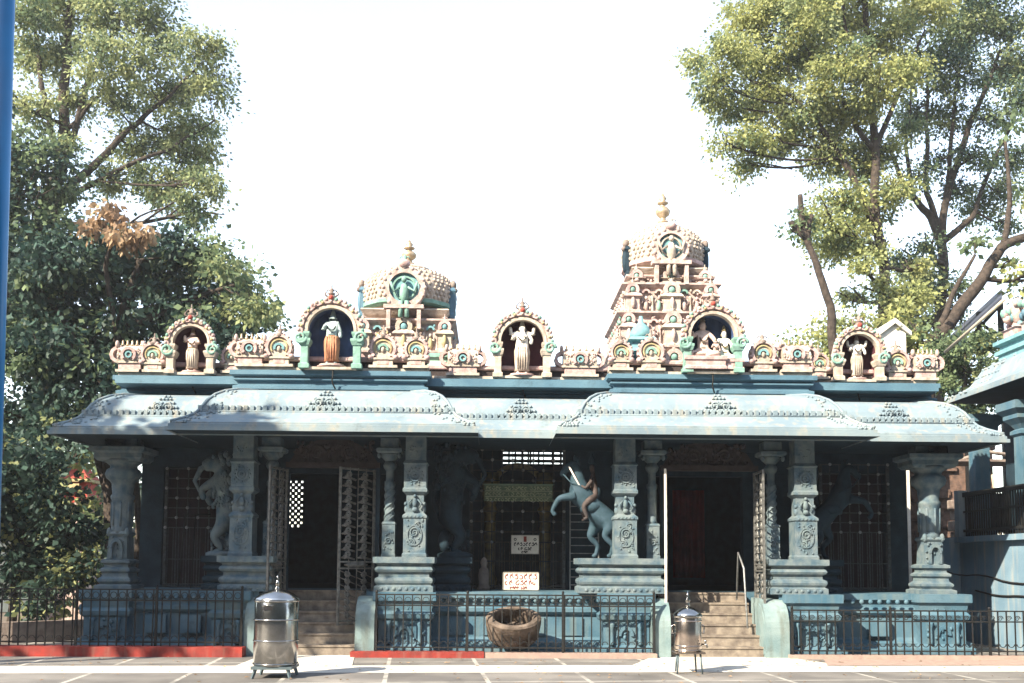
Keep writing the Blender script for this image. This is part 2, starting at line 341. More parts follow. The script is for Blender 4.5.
# --- stair side blocks with rounded fronts
for x0, x1 in ((-4.36, -4.07), (-2.4, -2.06), (2.93, 3.24), (4.95, 5.38)):
    b = MB(); poly = [(19.0, 0), (18.0, 0), (18.0, .55)]
    for i in range(1, 9): a = math.pi/2*i/8; poly.append((18.5-.5*math.cos(a), .55+.5*math.sin(a)))
    poly += [(19.0, 1.05)]
    b.prism(poly, x0, x1, 0, 'x')
    pin = [(y if y > 18.9 else y+.07*(19-y), z*.9+.02) for y, z in poly]; pin[0] = (18.95, .06); pin[1] = (18.07, .06); pin[-1] = (18.95, .96)
    b.prism(pin, x0-.012, x1+.012, 0, 'x')
    tp(b, 'stair_side_block', 'trim')
# --- pillars
PLP = [(.08, PT), (.08, PT+.1), (.03, PT+.13), (.06, PT+.17), (.07, PT+.21), (.06, PT+.25), (.0, PT+.28), (.0, PT+.34), (.05, PT+.37), (.07, PT+.41), (.05, PT+.45), (.02, PT+.47), (.02, PT+.5), (.10, PT+.53), (.10, PT+.64)]
def plinth(x0, x1, y0, y1, parent=None):
    b = MB(); b.rect(x0, x1, y0, y1, PLP)
    n = max(3, int((x1-x0)/.11))
    for i in range(n): b.ell(x0+(i+.5)*(x1-x0)/n, y0-.07, PT+.06, .045, .03, .04, 0, 6, 4)
    return b
def square_pillar(x, y, sd):
    w = .205; z0 = PT+.64; b = MB()
    b.rect(x-w, x+w, y-w, y+w, [(.02, z0), (.02, z0+.05), (0, z0+.08), (0, z0+.7), (.02, z0+.72), (.02, z0+.76), (-.045, z0+.82), (-.045, z0+1.14), (.02, z0+1.2), (.02, z0+1.25), (0, z0+1.28), (0, z0+1.7), (.025, z0+1.73), (-.02, z0+1.79), (-.02, 4.2)])
    yf = y-w
    # medallion
    b.ring(x, z0+1.5, .085, .115, yf-.025, yf+.02, n=18); b.ring(x, z0+1.5, .035, .06, yf-.03, yf+.02, n=12); b.ell(x, yf-.01, z0+1.5, .025, .03, .025)
    for k in range(12): a = k*math.pi/6; b.ell(x+.14*math.cos(a), yf, z0+1.5+.14*math.sin(a), .022, .02, .022, 0, 6, 4)
    # middle figure with side lions
    b.ell(x, yf+.02, z0+1.0, .05, .05, .09); b.ell(x, yf+.01, z0+1.12, .03, .04, .035); b.ell(x, yf+.02, z0+.87, .06, .05, .05)
    for s in (-1, 1): b.ell(x+s*.155, y-.1, z0+.88, .05, .07, .08); b.ell(x+s*.17, y-.13, z0+.98, .035, .05, .04); b.tube([(x+s*.05, yf+.02, z0+1.06), (x+s*.12, yf, z0+.98), (x+s*.08, yf, z0+.9)], .016, 5)
    # lower scroll panel
    b.ring(x, z0+.4, .12, .14, yf-.02, yf+.02, n=16, sz=1.4)
    scroll(b, x, z0+.45, .10, yf-.01, .016); scroll(b, x-.05, z0+.26, .07, yf-.01, .014, flip=-1, a0=2); scroll(b, x+.06, z0+.58, .06, yf-.01, .013, a0=1)
    relief(b, x-.15, x+.15, z0+.1, z0+.68, yf-.002, 26, .02, 0, sd); relief(b, x-.15, x+.15, z0+1.32, z0+1.68, yf-.002, 14, .016, 0, sd+5)
    for k in range(5): b.ell(x-.14+k*.07, yf-.01, z0+.74, .03, .025, .025, 0, 6, 4)
    relief(b, x-.12, x+.12, z0+1.9, z0+2.1, yf+.02, 8, .02, 0, sd+9)
    return tp(b, 'square_pillar', 'pillar')
def slim_column(x, y, sd, twist=False):
    z0 = PT+.64; b = MB(); w = .12
    b.rect(x-w, x+w, y-w, y+w, [(.01, z0), (.01, z0+.05), (0, z0+.06), (0, z0+.6), (.012, z0+.62), (-.01, z0+.66)])
    relief(b, x-.09, x+.09, z0+.08, z0+.56, y-w, 20, .02, 0, sd); scroll(b, x, z0+.3, .07, y-w-.01, .014)
    b.lathe(x, y, [(.11, z0+.66), (.085, z0+.72), (.085, z0+1.3), (.10, z0+1.33), (.10, z0+1.4), (.075, z0+1.43), (.075, z0+1.62), (.12, z0+1.68), (.13, z0+1.73), (.1, z0+1.78), (.09, z0+1.8)], 12)
    if twist:
        for ph in range(3):
            pts = [(x+.085*math.cos(ph*2.09+i*.5), y+.085*math.sin(ph*2.09+i*.5), z0+.66+i*.033) for i in range(24)]; b.tube(pts, .022, 5)
    b.lathe(x, y, [(.09, z0+1.8), (.13, z0+1.84), (.20, z0+1.92), (.20, z0+1.94)], 14)
    b.rect(x-.2, x+.2, y-.2, y+.2, [(.0, z0+1.94), (.04, z0+1.97), (.04, z0+2.03), (-.03, z0+2.06), (-.03, z0+2.2), (-.06, 4.2)])
    for s in (-1, 1): b.ell(x+s*.19, y-.15, z0+1.9, .04, .05, .06)
    return tp(b, 'slim_column', 'pillar')
def round_column(x, y, sd):
    b = MB(); z0 = PT+.5
    b.rect(x-.19, x+.19, y-.19, y+.19, [(.16, PT), (.16, PT+.07), (.08, PT+.1), (.12, PT+.15), (.12, PT+.19), (.06, PT+.24), (.05, PT+.3), (.09, PT+.34), (.09, PT+.38), (.03, PT+.42), (.03, PT+.47), (.08, PT+.5), (.08, PT+.55), (0, PT+.58), (-.02, PT+1.0), (.02, PT+1.05), (.0, PT+1.1)])
    b.ring(x, PT+.78, .08, .12, y-.26, y-.18, 0, math.pi, 10, sz=1.5); 
    for s in (-1, 1): b.box(x+s*.1-.025, x+s*.1+.025, y-.25, y-.18, PT+.58, PT+.79); b.ell(x+s*.17, y-.17, PT+1.08, .05, .05, .09)
    b.lathe(x, y, [(.21, PT+1.05), (.185, PT+1.15), (.19, PT+1.6), (.20, PT+1.7), (.22, PT+1.74), (.22, PT+1.78), (.19, PT+1.82), (.205, PT+1.95), (.21, PT+2.02), (.24, PT+2.06), (.31, PT+2.12), (.34, PT+2.2), (.31, PT+2.28), (.25, PT+2.32), (.25, PT+2.36), (.30, PT+2.4), (.37, PT+2.46)], 24)
    for k in range(8):
        a = k*math.pi/4+.2; b.tube([(x+.19*math.cos(a), y+.19*math.sin(a), PT+1.2), (x+.195*math.cos(a), y+.195*math.sin(a), PT+1.66)], .022, 5)
    b.rect(x-.4, x+.4, y-.3, y+.3, [(0, PT+2.44), (.05, PT+2.5), (.05, PT+2.58), (.12, PT+2.62), (.12, PT+2.7), (-.1, PT+2.74), (-.1, 4.2)])
    relief(b, x-.16, x+.16, PT+.6, PT+1.0, y-.2, 16, .02, 0, sd)
    return tp(b, 'round_column', 'pillar')
SQ = ((-4.57, 18.6), (-1.40, 18.6), (2.49, 18.6), (5.84, 18.6)); SL = ((-4.12, 18.85), (-1.91, 18.85), (3.05, 18.85), (5.32, 18.85))
for i, (x, y) in enumerate(SQ): square_pillar(x, y, i*11)
for i, (x, y) in enumerate(SL): slim_column(x, y, i*13, i in (1, 3))
for i, x in enumerate((-7.1, 8.58)): round_column(x, 19.4, i)
for x0, x1 in ((-4.86, -4.04), (-2.04, -1.12), (1.70, 3.13), (5.2, 6.12)): tp(plinth(x0, x1, 18.38, 19.2), 'pillar_plinth', 'pillar')
for x0, x1 in ((-5.4, -5.02), (-1.05, -.45), (6.36, 6.7)): tp(plinth(x0, x1, 19.25, 19.8), 'statue_plinth', 'dark')
# --- eaves (kapota)
KP = [(0, 3.97), (0, 4.035), (.035, 4.04), (.035, 4.09), (.07, 4.10), (.07, 4.13), (.15, 4.17), (.28, 4.235), (.40, 4.32), (.46, 4.40), (.47, 4.44), (.50, 4.47), (.57, 4.60), (.68, 4.72), (.82, 4.81), (1.0, 4.87), (1.3, 4.90)]
def kapota(x0, x1, yf, yb, ends=True):
    b = MB(); n = len(KP); vs = []
    for o, z in KP: vs += [(x0+o, yb, z), (x0+o, yf+o, z), (x1-o, yf+o, z), (x1-o, yb, z)]
    fs = [(i*4+k, i*4+k+1, i*4+k+5, i*4+k+4) for i in range(n-1) for k in range(3)]
    b.add(vs, fs, 0, False)
    ys = min(yb, 20.65); zz_ = 4.0 if yb > 20 else 4.0-.006; b.add([(x0+.001, ys, zz_), (x0+.001, yf+.001, zz_), (x1-.001, yf+.001, zz_), (x1-.001, ys, zz_)], [(0, 1, 2, 3)], 1)
    if yb > 20: b.add([(x0+.002, 20.6, 4.0), (-7.21, 20.6, 4.0), (-7.21, yb, 4.0), (x0+.002, yb, 4.0)], [(0, 1, 2, 3)], 1); b.add([(8.71, 20.6, 4.0), (x1-.002, 20.6, 4.0), (x1-.002, yb, 4.0), (8.71, yb, 4.0)], [(0, 1, 2, 3)], 1)   # soffit
    r = MB(); o = .475; z = 4.455
    def dent(px, py, sx, sy): r.box(px-sx, px+sx, py-sy, py+sy, z-.055, z+.03)
    k = int((x1-x0-2*o)/.115)
    for i in range(k+1): dent(x0+o+i*(x1-x0-2*o)/k, yf+o-.01, .033, .03)
    k2 = int((yb-yf-o)/.115)
    for i in range(k2):
        for xx in (x0+o-.01, x1-o+.01): dent(xx, yf+o+i*.115, .03, .033)
    r.tube([(x0+o-.03, yb, z-.075), (x0+o-.03, yf+o-.03, z-.075), (x1-o+.03, yf+o-.03, z-.075), (x1-o+.03, yb, z-.075)], .018, 5)
    # corner scrollwork running up the hips and a crest in the middle
    rr = random.Random(int(x0*10))
    for sx, xx in ((1, x0), (-1, x1)):
        for i in range(60):
            t = rr.random(); j = t*(n-7)+4; a = int(j); f = j-a; oo = KP[a][0]*(1-f)+KP[a+1][0]*f; zz = KP[a][1]*(1-f)+KP[a+1][1]*f
            w_ = .12+.30*(1-abs(t-.45)); q = rr.random()*w_
            r.ell(xx+sx*(oo+q), yf+oo, zz+.005, .028, .028, .025, 0, 6, 4); r.ell(xx+sx*oo, yf+oo+q, zz+.005, .028, .028, .025, 0, 6, 4)
        pts = [(xx+sx*o2, yf+o2, z2+.01) for o2, z2 in KP[5:]]; r.tube(pts, .03, 6)
    return b, r
def crest(r, cx, yf):
    for row, (hw, k) in enumerate(((.42, 15), (.34, 12), (.26, 9), (.18, 6), (.1, 4), (.04, 2))):
        j = 10+row*.75; a = int(j); f = j-a; oo = KP[a][0]*(1-f)+KP[a+1][0]*f; zz = KP[a][1]*(1-f)+KP[a+1][1]*f
        for i in range(k): r.ell(cx-hw+2*hw*i/(k-1), yf+oo-.01, zz+.02, .03, .03, .028, 0, 6, 4)
    scroll(r, cx-.1, 4.56, .09, yf+.5, .016); scroll(r, cx+.1, 4.56, .09, yf+.5, .016, flip=-1, a0=math.pi)
for x0, x1, yf, yb, crs in ((-8.12, 9.66, 18.3, 27.5, (-6.2, .56, 7.7)), (-5.75, -.24, 17.6, 19.6, (-3.05,)), (1.14, 6.95, 17.6, 19.6, (4.2,))):
    b, r = kapota(x0, x1, yf, yb)
    for c in crs: crest(r, c, yf)
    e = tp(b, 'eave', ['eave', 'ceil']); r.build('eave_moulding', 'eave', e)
# --- beams and ceiling over the porch
b = MB(); b.box(-7.4, 8.9, 18.5, 19.2, 4.003, 4.12); b.box(-7.4, 8.9, 19.2, 20.7, 4.201, 4.45)
b.box(-7.4, -7.0, 19.2, 20.7, 3.8, 4.2); b.box(8.5, 8.9, 19.2, 20.7, 3.8, 4.2)
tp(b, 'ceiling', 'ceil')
# carved lintels over the two doors
for x0, x1 in ((-3.90, -2.12), (3.25, 5.12)):
    b = MB(); b.box(x0, x1, 18.98, 19.15, 3.46, 3.56); cx = (x0+x1)/2
    b.prism([(x0+.05, 3.56), (x1-.05, 3.56), (x1-.2, 3.8), (cx+.4, 3.95), (cx, 4.15), (cx-.4, 3.95), (x0+.2, 3.8)], 19.06, 19.15)
    relief(b, x0+.15, x1-.15, 3.58, 3.95, 19.05, 90, .04, 0, int(x0*3)); scroll(b, cx-.3, 3.75, .14, 19.03, .025); scroll(b, cx+.3, 3.75, .14, 19.03, .025, flip=-1, a0=math.pi)
    tp(b, 'door_lintel', 'darkbrown' if 'darkbrown' in M else 'black')
    for x in (x0+.03, x1-.03): b = MB(); b.box(x-.04, x+.04, 19.0, 19.12, PT, 3.46); tp(b, 'door_frame', 'dark')
# --- hall walls with real openings
def wall_openings(mb, x0, x1, y0, y1, z0, z1, ops, m=0):
    x = x0
    for a, c, za, zc in ops:
        mb.box(x, a, y0, y1, z0, z1, m)
        if za > z0: mb.box(a, c, y0, y1, z0, za, m)
        if zc < z1: mb.box(a, c, y0, y1, zc, z1, m)
        x = c
    mb.box(x, x1, y0, y1, z0, z1, m)
b = MB()
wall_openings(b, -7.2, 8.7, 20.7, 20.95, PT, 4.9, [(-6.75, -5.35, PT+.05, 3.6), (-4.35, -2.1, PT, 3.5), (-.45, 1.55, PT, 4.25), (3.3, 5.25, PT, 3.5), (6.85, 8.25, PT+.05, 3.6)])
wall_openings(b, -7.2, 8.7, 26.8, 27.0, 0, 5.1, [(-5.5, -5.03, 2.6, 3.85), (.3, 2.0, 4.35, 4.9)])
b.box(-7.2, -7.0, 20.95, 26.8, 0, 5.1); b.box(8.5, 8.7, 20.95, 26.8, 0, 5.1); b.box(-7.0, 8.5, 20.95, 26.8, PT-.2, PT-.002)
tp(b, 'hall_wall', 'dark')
b = MB()
for i, z in enumerate((4.38, 4.53, 4.66, 4.78)):
    b.box(.3, 2.0, 26.75, 26.8, z, z+.085)
for x in (.45, .62, .8, .97, 1.03, 1.25, 1.62, 1.85): b.box(x, x+.05, 26.73, 26.79, 4.35, 4.9)
tp(b, 'roof_vent', 'dark')
b = MB()
for i in range(6):
    for j in range(16):
        if (i+j) % 2: b.box(-5.5+i*.0784-.012, -5.5+(i+1)*.0784+.012, 26.84, 26.9, 2.6+j*.0784-.012, 2.6+(j+1)*.0784+.012)
tp(b, 'lattice_window', 'dark')
b = MB(); b.box(-7.3, 8.8, 20.0, 27.2, 5.1, 5.25); b.box(-7.3, 8.8, 19.3, 20, 5.1, 5.25); tp(b, 'roof', 'cornice')
# --- iron grilles with starred lattice
def grille(x0, x1, y, z0, z1, zmid, backing=True, ladder=None):
    b = MB(); n = round((x1-x0)/.2)
    for i in range(n+1): xx = x0+(x1-x0)*i/n; b.box(xx-.011, xx+.011, y, y+.02, z0, z1)
    k = round((z1-zmid)/.2)
    for j in range(k+1): zz = zmid+(z1-zmid)*j/k; b.box(x0, x1, y-.005, y+.018, zz-.01, zz+.01)
    for zz in (z0, z0+.05, z0+.55): b.box(x0, x1, y-.004, y+.017, zz-.012, zz+.012)
    for i in range(2*n): xx = x0+(x1-x0)*(i+.5)/(2*n); b.box(xx-.007, xx+.007, y+.002, y+.014, z0, zmid)
    for s in (x0, x1): b.box(s-.03, s+.03, y-.02, y+.03, z0, z1)
    s_ = b
    for i in range(n+1):
        for j in range(k+1):
            if (i+j) % 2 == 0: s_.ell(x0+(x1-x0)*i/n, y-.02, zmid+(z1-zmid)*j/k, .034, .02, .034, 1, 6, 4)
    return tp(b, 'iron_grille', ['grillegrey', 'steelgrey'])
grille(-6.6, -5.3, 20.45, PT+.03, 3.55, 2.35); grille(6.8, 8.2, 20.45, PT+.03, 3.75, 2.35); grille(-.4, 1.5, 20.5, PT+.03, 4.0, 2.1)
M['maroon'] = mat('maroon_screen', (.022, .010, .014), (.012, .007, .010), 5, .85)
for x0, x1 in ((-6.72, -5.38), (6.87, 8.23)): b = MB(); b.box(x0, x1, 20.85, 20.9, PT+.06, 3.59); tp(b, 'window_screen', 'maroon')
# side ladders of rails beside the grilles
for x0, x1 in ((1.62, 2.2), (6.4, 6.8), (-5.2, -4.9)):
    b = MB(); b.box(x0-.01, x0+.012, 20.39, 20.43, PT, 2.95); b.box(x1-.01, x1+.012, 20.39, 20.43, PT, 2.95)
    for i in range(11): z = PT+.1+i*.16; b.box(x0, x1, 20.4, 20.42, z, z+.018)
    tp(b, 'wall_rail', 'steelgrey')
# open swing gate standing on the right and left porch
b = MB(); b.tube([(-6.2, 20.1, PT+.02), (-6.1, 20.1, 2.6), (-5.6, 20.1, 2.6)], .018, 6); b.tube([(-5.95, 20.1, PT), (-5.9, 20.1, 2.6)], .01, 5); tp(b, 'prop_frame', 'iron')
# inner shrine posts
b = MB()
for x in (-.02, 1.16): b.lathe(x, 21.4, [(.13, PT), (.16, PT+.2), (.12, PT+.3), (.12, 2.7), (.17, 2.8), (.12, 2.9), (.2, 3.3), (.2, 3.6)], 14)
b.ring(.57, 3.2, .5, .62, 21.35, 21.5, 0, math.pi, 16)
M['brassdull'] = mat('dull_brass', (.30, .22, .08), (.14, .11, .06), 9, .5, .3); tp(b, 'inner_shrine_frame', 'brassdull')
b = MB(); b.box(.72, 1.2, 24, 24.03, 0+PT, 3.2); 
# --- cornice bands and parapet base
def cornice(x0, x1, y0, y1):
    b = MB(); b.rect(x0, x1, y0, y1, [(0, 4.86), (0, 4.95), (.05, 4.97), (.05, 5.03), (-.03, 5.06), (-.03, 5.12), (.04, 5.15), (.04, 5.18), (.0, 5.2), (.1, 5.24), (.1, 5.33)]); return b
tp(cornice(-7.4, 8.92, 19.8, 27.2), 'cornice', 'cornice')
tp(cornice(-4.92, -1.28, 19.1, 19.9), 'cornice', 'cornice'); tp(cornice(2.33, 6.2, 19.1, 19.9), 'cornice', 'cornice')
ZT = 5.333
b = MB()
for x0, x1, y in ((-7.4, -4.95, 19.8), (-1.3, 2.35, 19.8), (6.2, 8.95, 19.8), (-4.95, -1.25, 19.1), (2.3, 6.2, 19.1)):
    b.rect(x0, x1, y, y+.22, [(.02, ZT), (.02, ZT+.06), (-.03, ZT+.07)], 0); b.box(x0+.02, x1-.02, y+.08, y+.18, ZT+.07, ZT+.2, 1)
    b.rect(x0, x1, y+.05, y+.2, [(0, ZT+.2), (.02, ZT+.22), (.02, ZT+.27), (-.02, ZT+.3)], 2)
tp(b, 'parapet_rail', ['cream', 'black', 'pink'])
# --- parapet aedicules
def finial_small(b, x, y, z, s=1., m=0):
    b.lathe(x, y, [(.05*s, z), (.07*s, z+.03*s), (.03*s, z+.05*s), (.045*s, z+.09*s), (.01*s, z+.13*s)], 8, m)
    for k in (-1, 1): b.tube([(x, y, z+.06*s), (x+k*.06*s, y, z+.1*s), (x+k*.09*s, y, z+.06*s)], .013*s, 5, m)
    b.tube([(x, y, z+.08*s), (x, y, z+.19*s)], .013*s, 5, m)
def kudu(x, y, w, c=0, rseed=0):
    rr = random.Random(rseed+int(x*100)); r = w/2*.92; z = ZT+.07
    b = MB()
    b.box(x-w*.5, x+w*.5, y-.06, y+.26, z, z+.05, 0); b.box(x-w*.34, x+w*.34, y-.02, y+.24, z+.05, z+.16, 0)
    b.box(x-w*.2, x+w*.2, y-.028, y, z+.07, z+.14, 1); b.box(x-w*.5, x+w*.5, y-.05, y+.26, z+.16, z+.2, 0)
    b.disc(x, z+.2+r*.7, r*.82, y-.02, y+.2, 18, 0)
    o = tp(b, 'parapet_shrine', ['cream', 'pink', 'palepink'])
    a = MB(); cz = z+.2+r*.7
    a.ring(x, cz, r*.80, r, y-.07, y+.22, -.75, math.pi+.75, 22, 0)
    a.ring(x, cz, r*.56, r*.66, y-.05, y, -.6, math.pi+.6, 16, 1); a.ring(x, cz-.02, r*.25, r*.42, y-.06, y, -.3, math.pi+.3, 12, 2)
    a.ell(x, y-.03, cz-.03, r*.16, .04, r*.24, 3)
    for k in range(13): t = -.6+k*(math.pi+1.2)/12; a.ell(x+r*1.03*math.cos(t), y-.02, cz+r*1.03*math.sin(t), .034, .05, .034, 0 if k % 2 else 4, 6, 4)
    for s in (-1, 1): a.ell(x+s*r*.95, y-.04, cz-r*.68, .06, .05, .05, 0)
    a.build('shrine_arch', ['pink', 'yellow', 'green' if c else 'aqua', 'cream', 'palepink'], o)
    f = MB(); finial_small(f, x, y+.05, cz+r, 1.1); f.ell(x, y-.03, cz+r-.02, .07, .06, .05); f.build('finial', 'stone', o)
    return o
def sala(x, y, w):
    z = ZT+.07; b = MB(); b.box(x-w*.5, x+w*.5, y-.06, y+.26, z, z+.05, 0); b.box(x-w*.42, x+w*.42, y-.02, y+.24, z+.05, z+.18, 1); b.box(x-w*.5, x+w*.5, y-.05, y+.26, z+.18, z+.22, 0)
    b.prism([(y-.04, z+.22), (y-.07, z+.34), (y-.02, z+.48), (y+.1, z+.56), (y+.22, z+.48), (y+.27, z+.34), (y+.24, z+.22)], x-w*.46, x+w*.46, 0, 'x')
    rr = random.Random(int(x*50))
    for i in range(60): b.ell(rr.uniform(x-w*.42, x+w*.42), y-.06, rr.uniform(z+.24, z+.46), .022, .025, .025, rr.choice((0, 1, 2, 2)), 6, 4)
    o = tp(b, 'parapet_shrine', ['cream', 'pink', 'palepink'])
    a = MB(); a.ring(x, z+.34, .1, .15, y-.12, y-.02, -.7, math.pi+.7, 16, 0); a.ring(x, z+.34, .04, .07, y-.11, y-.02, n=10, m=1)
    for s in (-1, 1): a.ring(x+s*w*.47, z+.36, .1, .17, y+.0, y+.2, n=10, m=0); a.ell(x+s*w*.5, y, z+.56, .04, .05, .08, 2)
    a.build('shrine_arch', ['pink', 'aqua', 'palepink'], o)
    f = MB(); k = 5
    for i in range(k): f.lathe(x-w*.36+w*.72*i/(k-1), y+.1, [(.03, z+.55), (.035, z+.58), (.015, z+.6), (.025, z+.63), (.005, z+.67)], 6)
    f.build('finial', 'gold', o); return o
YO, YB = 19.78, 19.08
for px, w_, k, Y in ((130, .52, 's', YO), (153, .5, 'k', YO), (232, .42, 'k', YO), (250, .55, 's', YB), (279, .55, 'k', YB), (383, .56, 'k', YB), (416, .5, 'k', YB),
                  (463, .66, 's', YO), (580, .74, 's', YO), (621, .46, 'k', YB), (651, .54, 'k', YB), (763, .52, 'k', YB), (796, .6, 's', YB), (819, .4, 'k', YO), (897, .52, 'k', YO), (925, .5, 's', YO)):
    x = X(px, Y, 360)
    (kudu(x, Y, w_, random.random() < .5) if k == 'k' else sala(x, Y, w_))
# --- niches
def niche(px, Y, w, h, inner, pil, deep=.44):
    x = X(px, Y, 350); r = w/2; z0 = ZT+.02; zc = z0+h-r; b = MB()
    yf, yb_ = Y-.18, Y+deep-.18; ri = r*.77; n = 18
    # hollow vault: inner barrel + back
    pts = [(x+ri, z0)]+[(x+ri*math.cos(math.pi*i/n), zc+ri*math.sin(math.pi*i/n)) for i in range(n+1)]+[(x-ri, z0)]
    ro = r*.86; pts2 = [(x+ro, z0)]+[(x+ro*math.cos(math.pi*i/n), zc+ro*math.sin(math.pi*i/n)) for i in range(n+1)]+[(x-ro, z0)]
    N = len(pts)
    b.add([(a, yf, c) for a, c in pts]+[(a, yb_-.05, c) for a, c in pts], [(i, i+1, i+1+N, i+N) for i in range(N-1)], 0)
    b.add([(a, yb_-.05, c) for a, c in pts], [tuple(range(N))], 0)
    b.add([(a, yf+.01, c) for a, c in pts2]+[(a, yb_, c) for a, c in pts2], [(i, i+1, i+1+N, i+N) for i in range(N-1)], 1)
    b.add([(a, yb_, c) for a, c in pts2], [tuple(range(N))], 1)
    b.box(x-ro, x+ro, yf, yb_, z0-.02, z0+.03, 1)
    o = tp(b, 'niche', [inner, 'cream'])
    a = MB(); a.ring(x, zc, ri-.005, r*.86, yf-.04, yf+.1, -.12, math.pi+.12, 26, 0); a.ring(x, zc, r*.86, r*.92, yf-.02, yf+.1, -.15, math.pi+.15, 26, 1); a.ring(x, zc, r*.92, r*1.05, yf-.06, yf+.12, -.2, math.pi+.2, 28, 2)
    for k in range(23):
        t = -.15+k*(math.pi+.3)/22; a.ell(x+r*1.05*math.cos(t), yf-.03, zc+r*1.05*math.sin(t), .045, .06, .045, (2, 3, 0)[k % 3], 6, 4)
    for s in (-1, 1): scroll(a, x+s*r*.98, zc-.14, .12, yf-.05, .03, 3, flip=s)
    for k in range(11): t = .15+k*(math.pi-.3)/10; a.ell(x+r*.97*math.cos(t), yf-.07, zc+r*.97*math.sin(t), .03, .03, .03, 1 if k % 2 else 4, 6, 4)
    a.build('niche_arch', ['cream', 'palepink', 'pink', 'green', 'yellow'], o)
    for s in (-1, 1):
        c = MB(); xx = x+s*(r*.87); c.rect(xx-.07, xx+.07, yf-.02, yf+.14, [(.03, z0), (.03, z0+.08), (0, z0+.1), (0, zc-z0+z0-.3), (.02, zc-.28), (.05, zc-.2), (.05, zc-.16), (0, zc-.14), (.03, zc-.06), (.03, zc-.02)]); c.ell(xx, yf+.05, zc+.03, .06, .06, .06)
        c.build('niche_post', pil, o)
    f = MB(); zt = zc+r*1.05; f.ell(x, yf, zt+.02, .10, .08, .09, 0); f.ell(x, yf-.06, zt+.03, .05, .05, .05, 1)
    for s in (-1, 1): f.tube([(x+s*.06, yf, zt+.05), (x+s*.13, yf, zt+.1), (x+s*.11, yf, zt+.15)], .02, 5, 0)
    finial_small(f, x, yf, zt+.09, 1.1, 0); f.build('finial', ['stone', 'red'], o)
    return x
NX = [niche(193, YO, .9, 1.06, 'nichered', 'cream'), niche(332, YB, 1.15, 1.30, 'niche', 'green'), niche(522, YO, 1.12, 1.28, 'nichered', 'cream'), niche(711, YB, 1.13, 1.27, 'niche', 'green'), niche(856, YO, .96, 1.06, 'nichered', 'cream')]
# black cable drips from each niche down the cornice
for px, Y in ((193, 19.66), (332, 18.96), (522, 19.66), (711, 18.96), (856, 19.66)):
    x = X(px, Y, 360)+.02; b = MB(); b.tube(smooth_path([Vector(p) for p in ((x, Y-.02, 5.40), (x+.01, Y-.04, 5.22), (x-.01, Y-.03, 5.10), (x+.05, Y+.04, 4.97))], 1), .016, 5); tp(b, 'conduit', 'wire')
# --- towers
def tower_deco(b, x0, x1, y, z0, z1, n, sd, mm=(0, 1, 2, 3)):      # rows of little carved shrines, posts and figures on one face
    rr = random.Random(sd); k = max(2, int((x1-x0)/.26)); h = z1-z0
    for i in range(k+1):
        xx = x0+(x1-x0)*i/k; b.lathe(xx, y-.04, [(.035, z0), (.025, z0+h*.1), (.025, z0+h*.55), (.045, z0+h*.62), (.03, z0+h*.66)], 6, rr.choice(mm[:2]))
        if i < k:
            cx = xx+(x1-x0)/k/2; b.ell(cx, y-.05, z0+h*.28, .05, .05, h*.22, rr.choice(mm)); b.ell(cx, y-.07, z0+h*.55, .035, .04, .045, rr.choice(mm)); 
            for s in (-1, 1): b.tube([(cx+s*.04, y-.06, z0+h*.42), (cx+s*.09, y-.08, z0+h*.35), (cx+s*.07, y-.09, z0+h*.5)], .014, 4, mm[0])
            b.ring(cx, z0+h*.75, .05, .09, y-.08, y, 0, math.pi, 8, rr.choice(mm))
    for i in range(n): b.ell(rr.uniform(x0, x1), y-.03, rr.uniform(z0, z1), .03, .035, .04, rr.choice(mm), 6, 4)
def box_deco(b, x0, x1, y0, y1, z0, z1, n, sd, mm=(0, 1, 2, 3)):
    tower_deco(b, x0, x1, y0, z0, z1, n, sd, mm)
    o = MB(); tower_deco(o, y0, y1, 0, z0, z1, n, sd+1, mm)
    for sx, xx in ((-1, x0), (1, x1)):
        b.add([(xx-sx*v[1]*1., v[0], v[2]) for v in o.v], [], 0); off = len(b.v)-len(o.v)
        for f, m in zip(o.f, o.m): b.f.append(tuple(i+off for i in f)); b.m.append(m); b.sm.append(True)
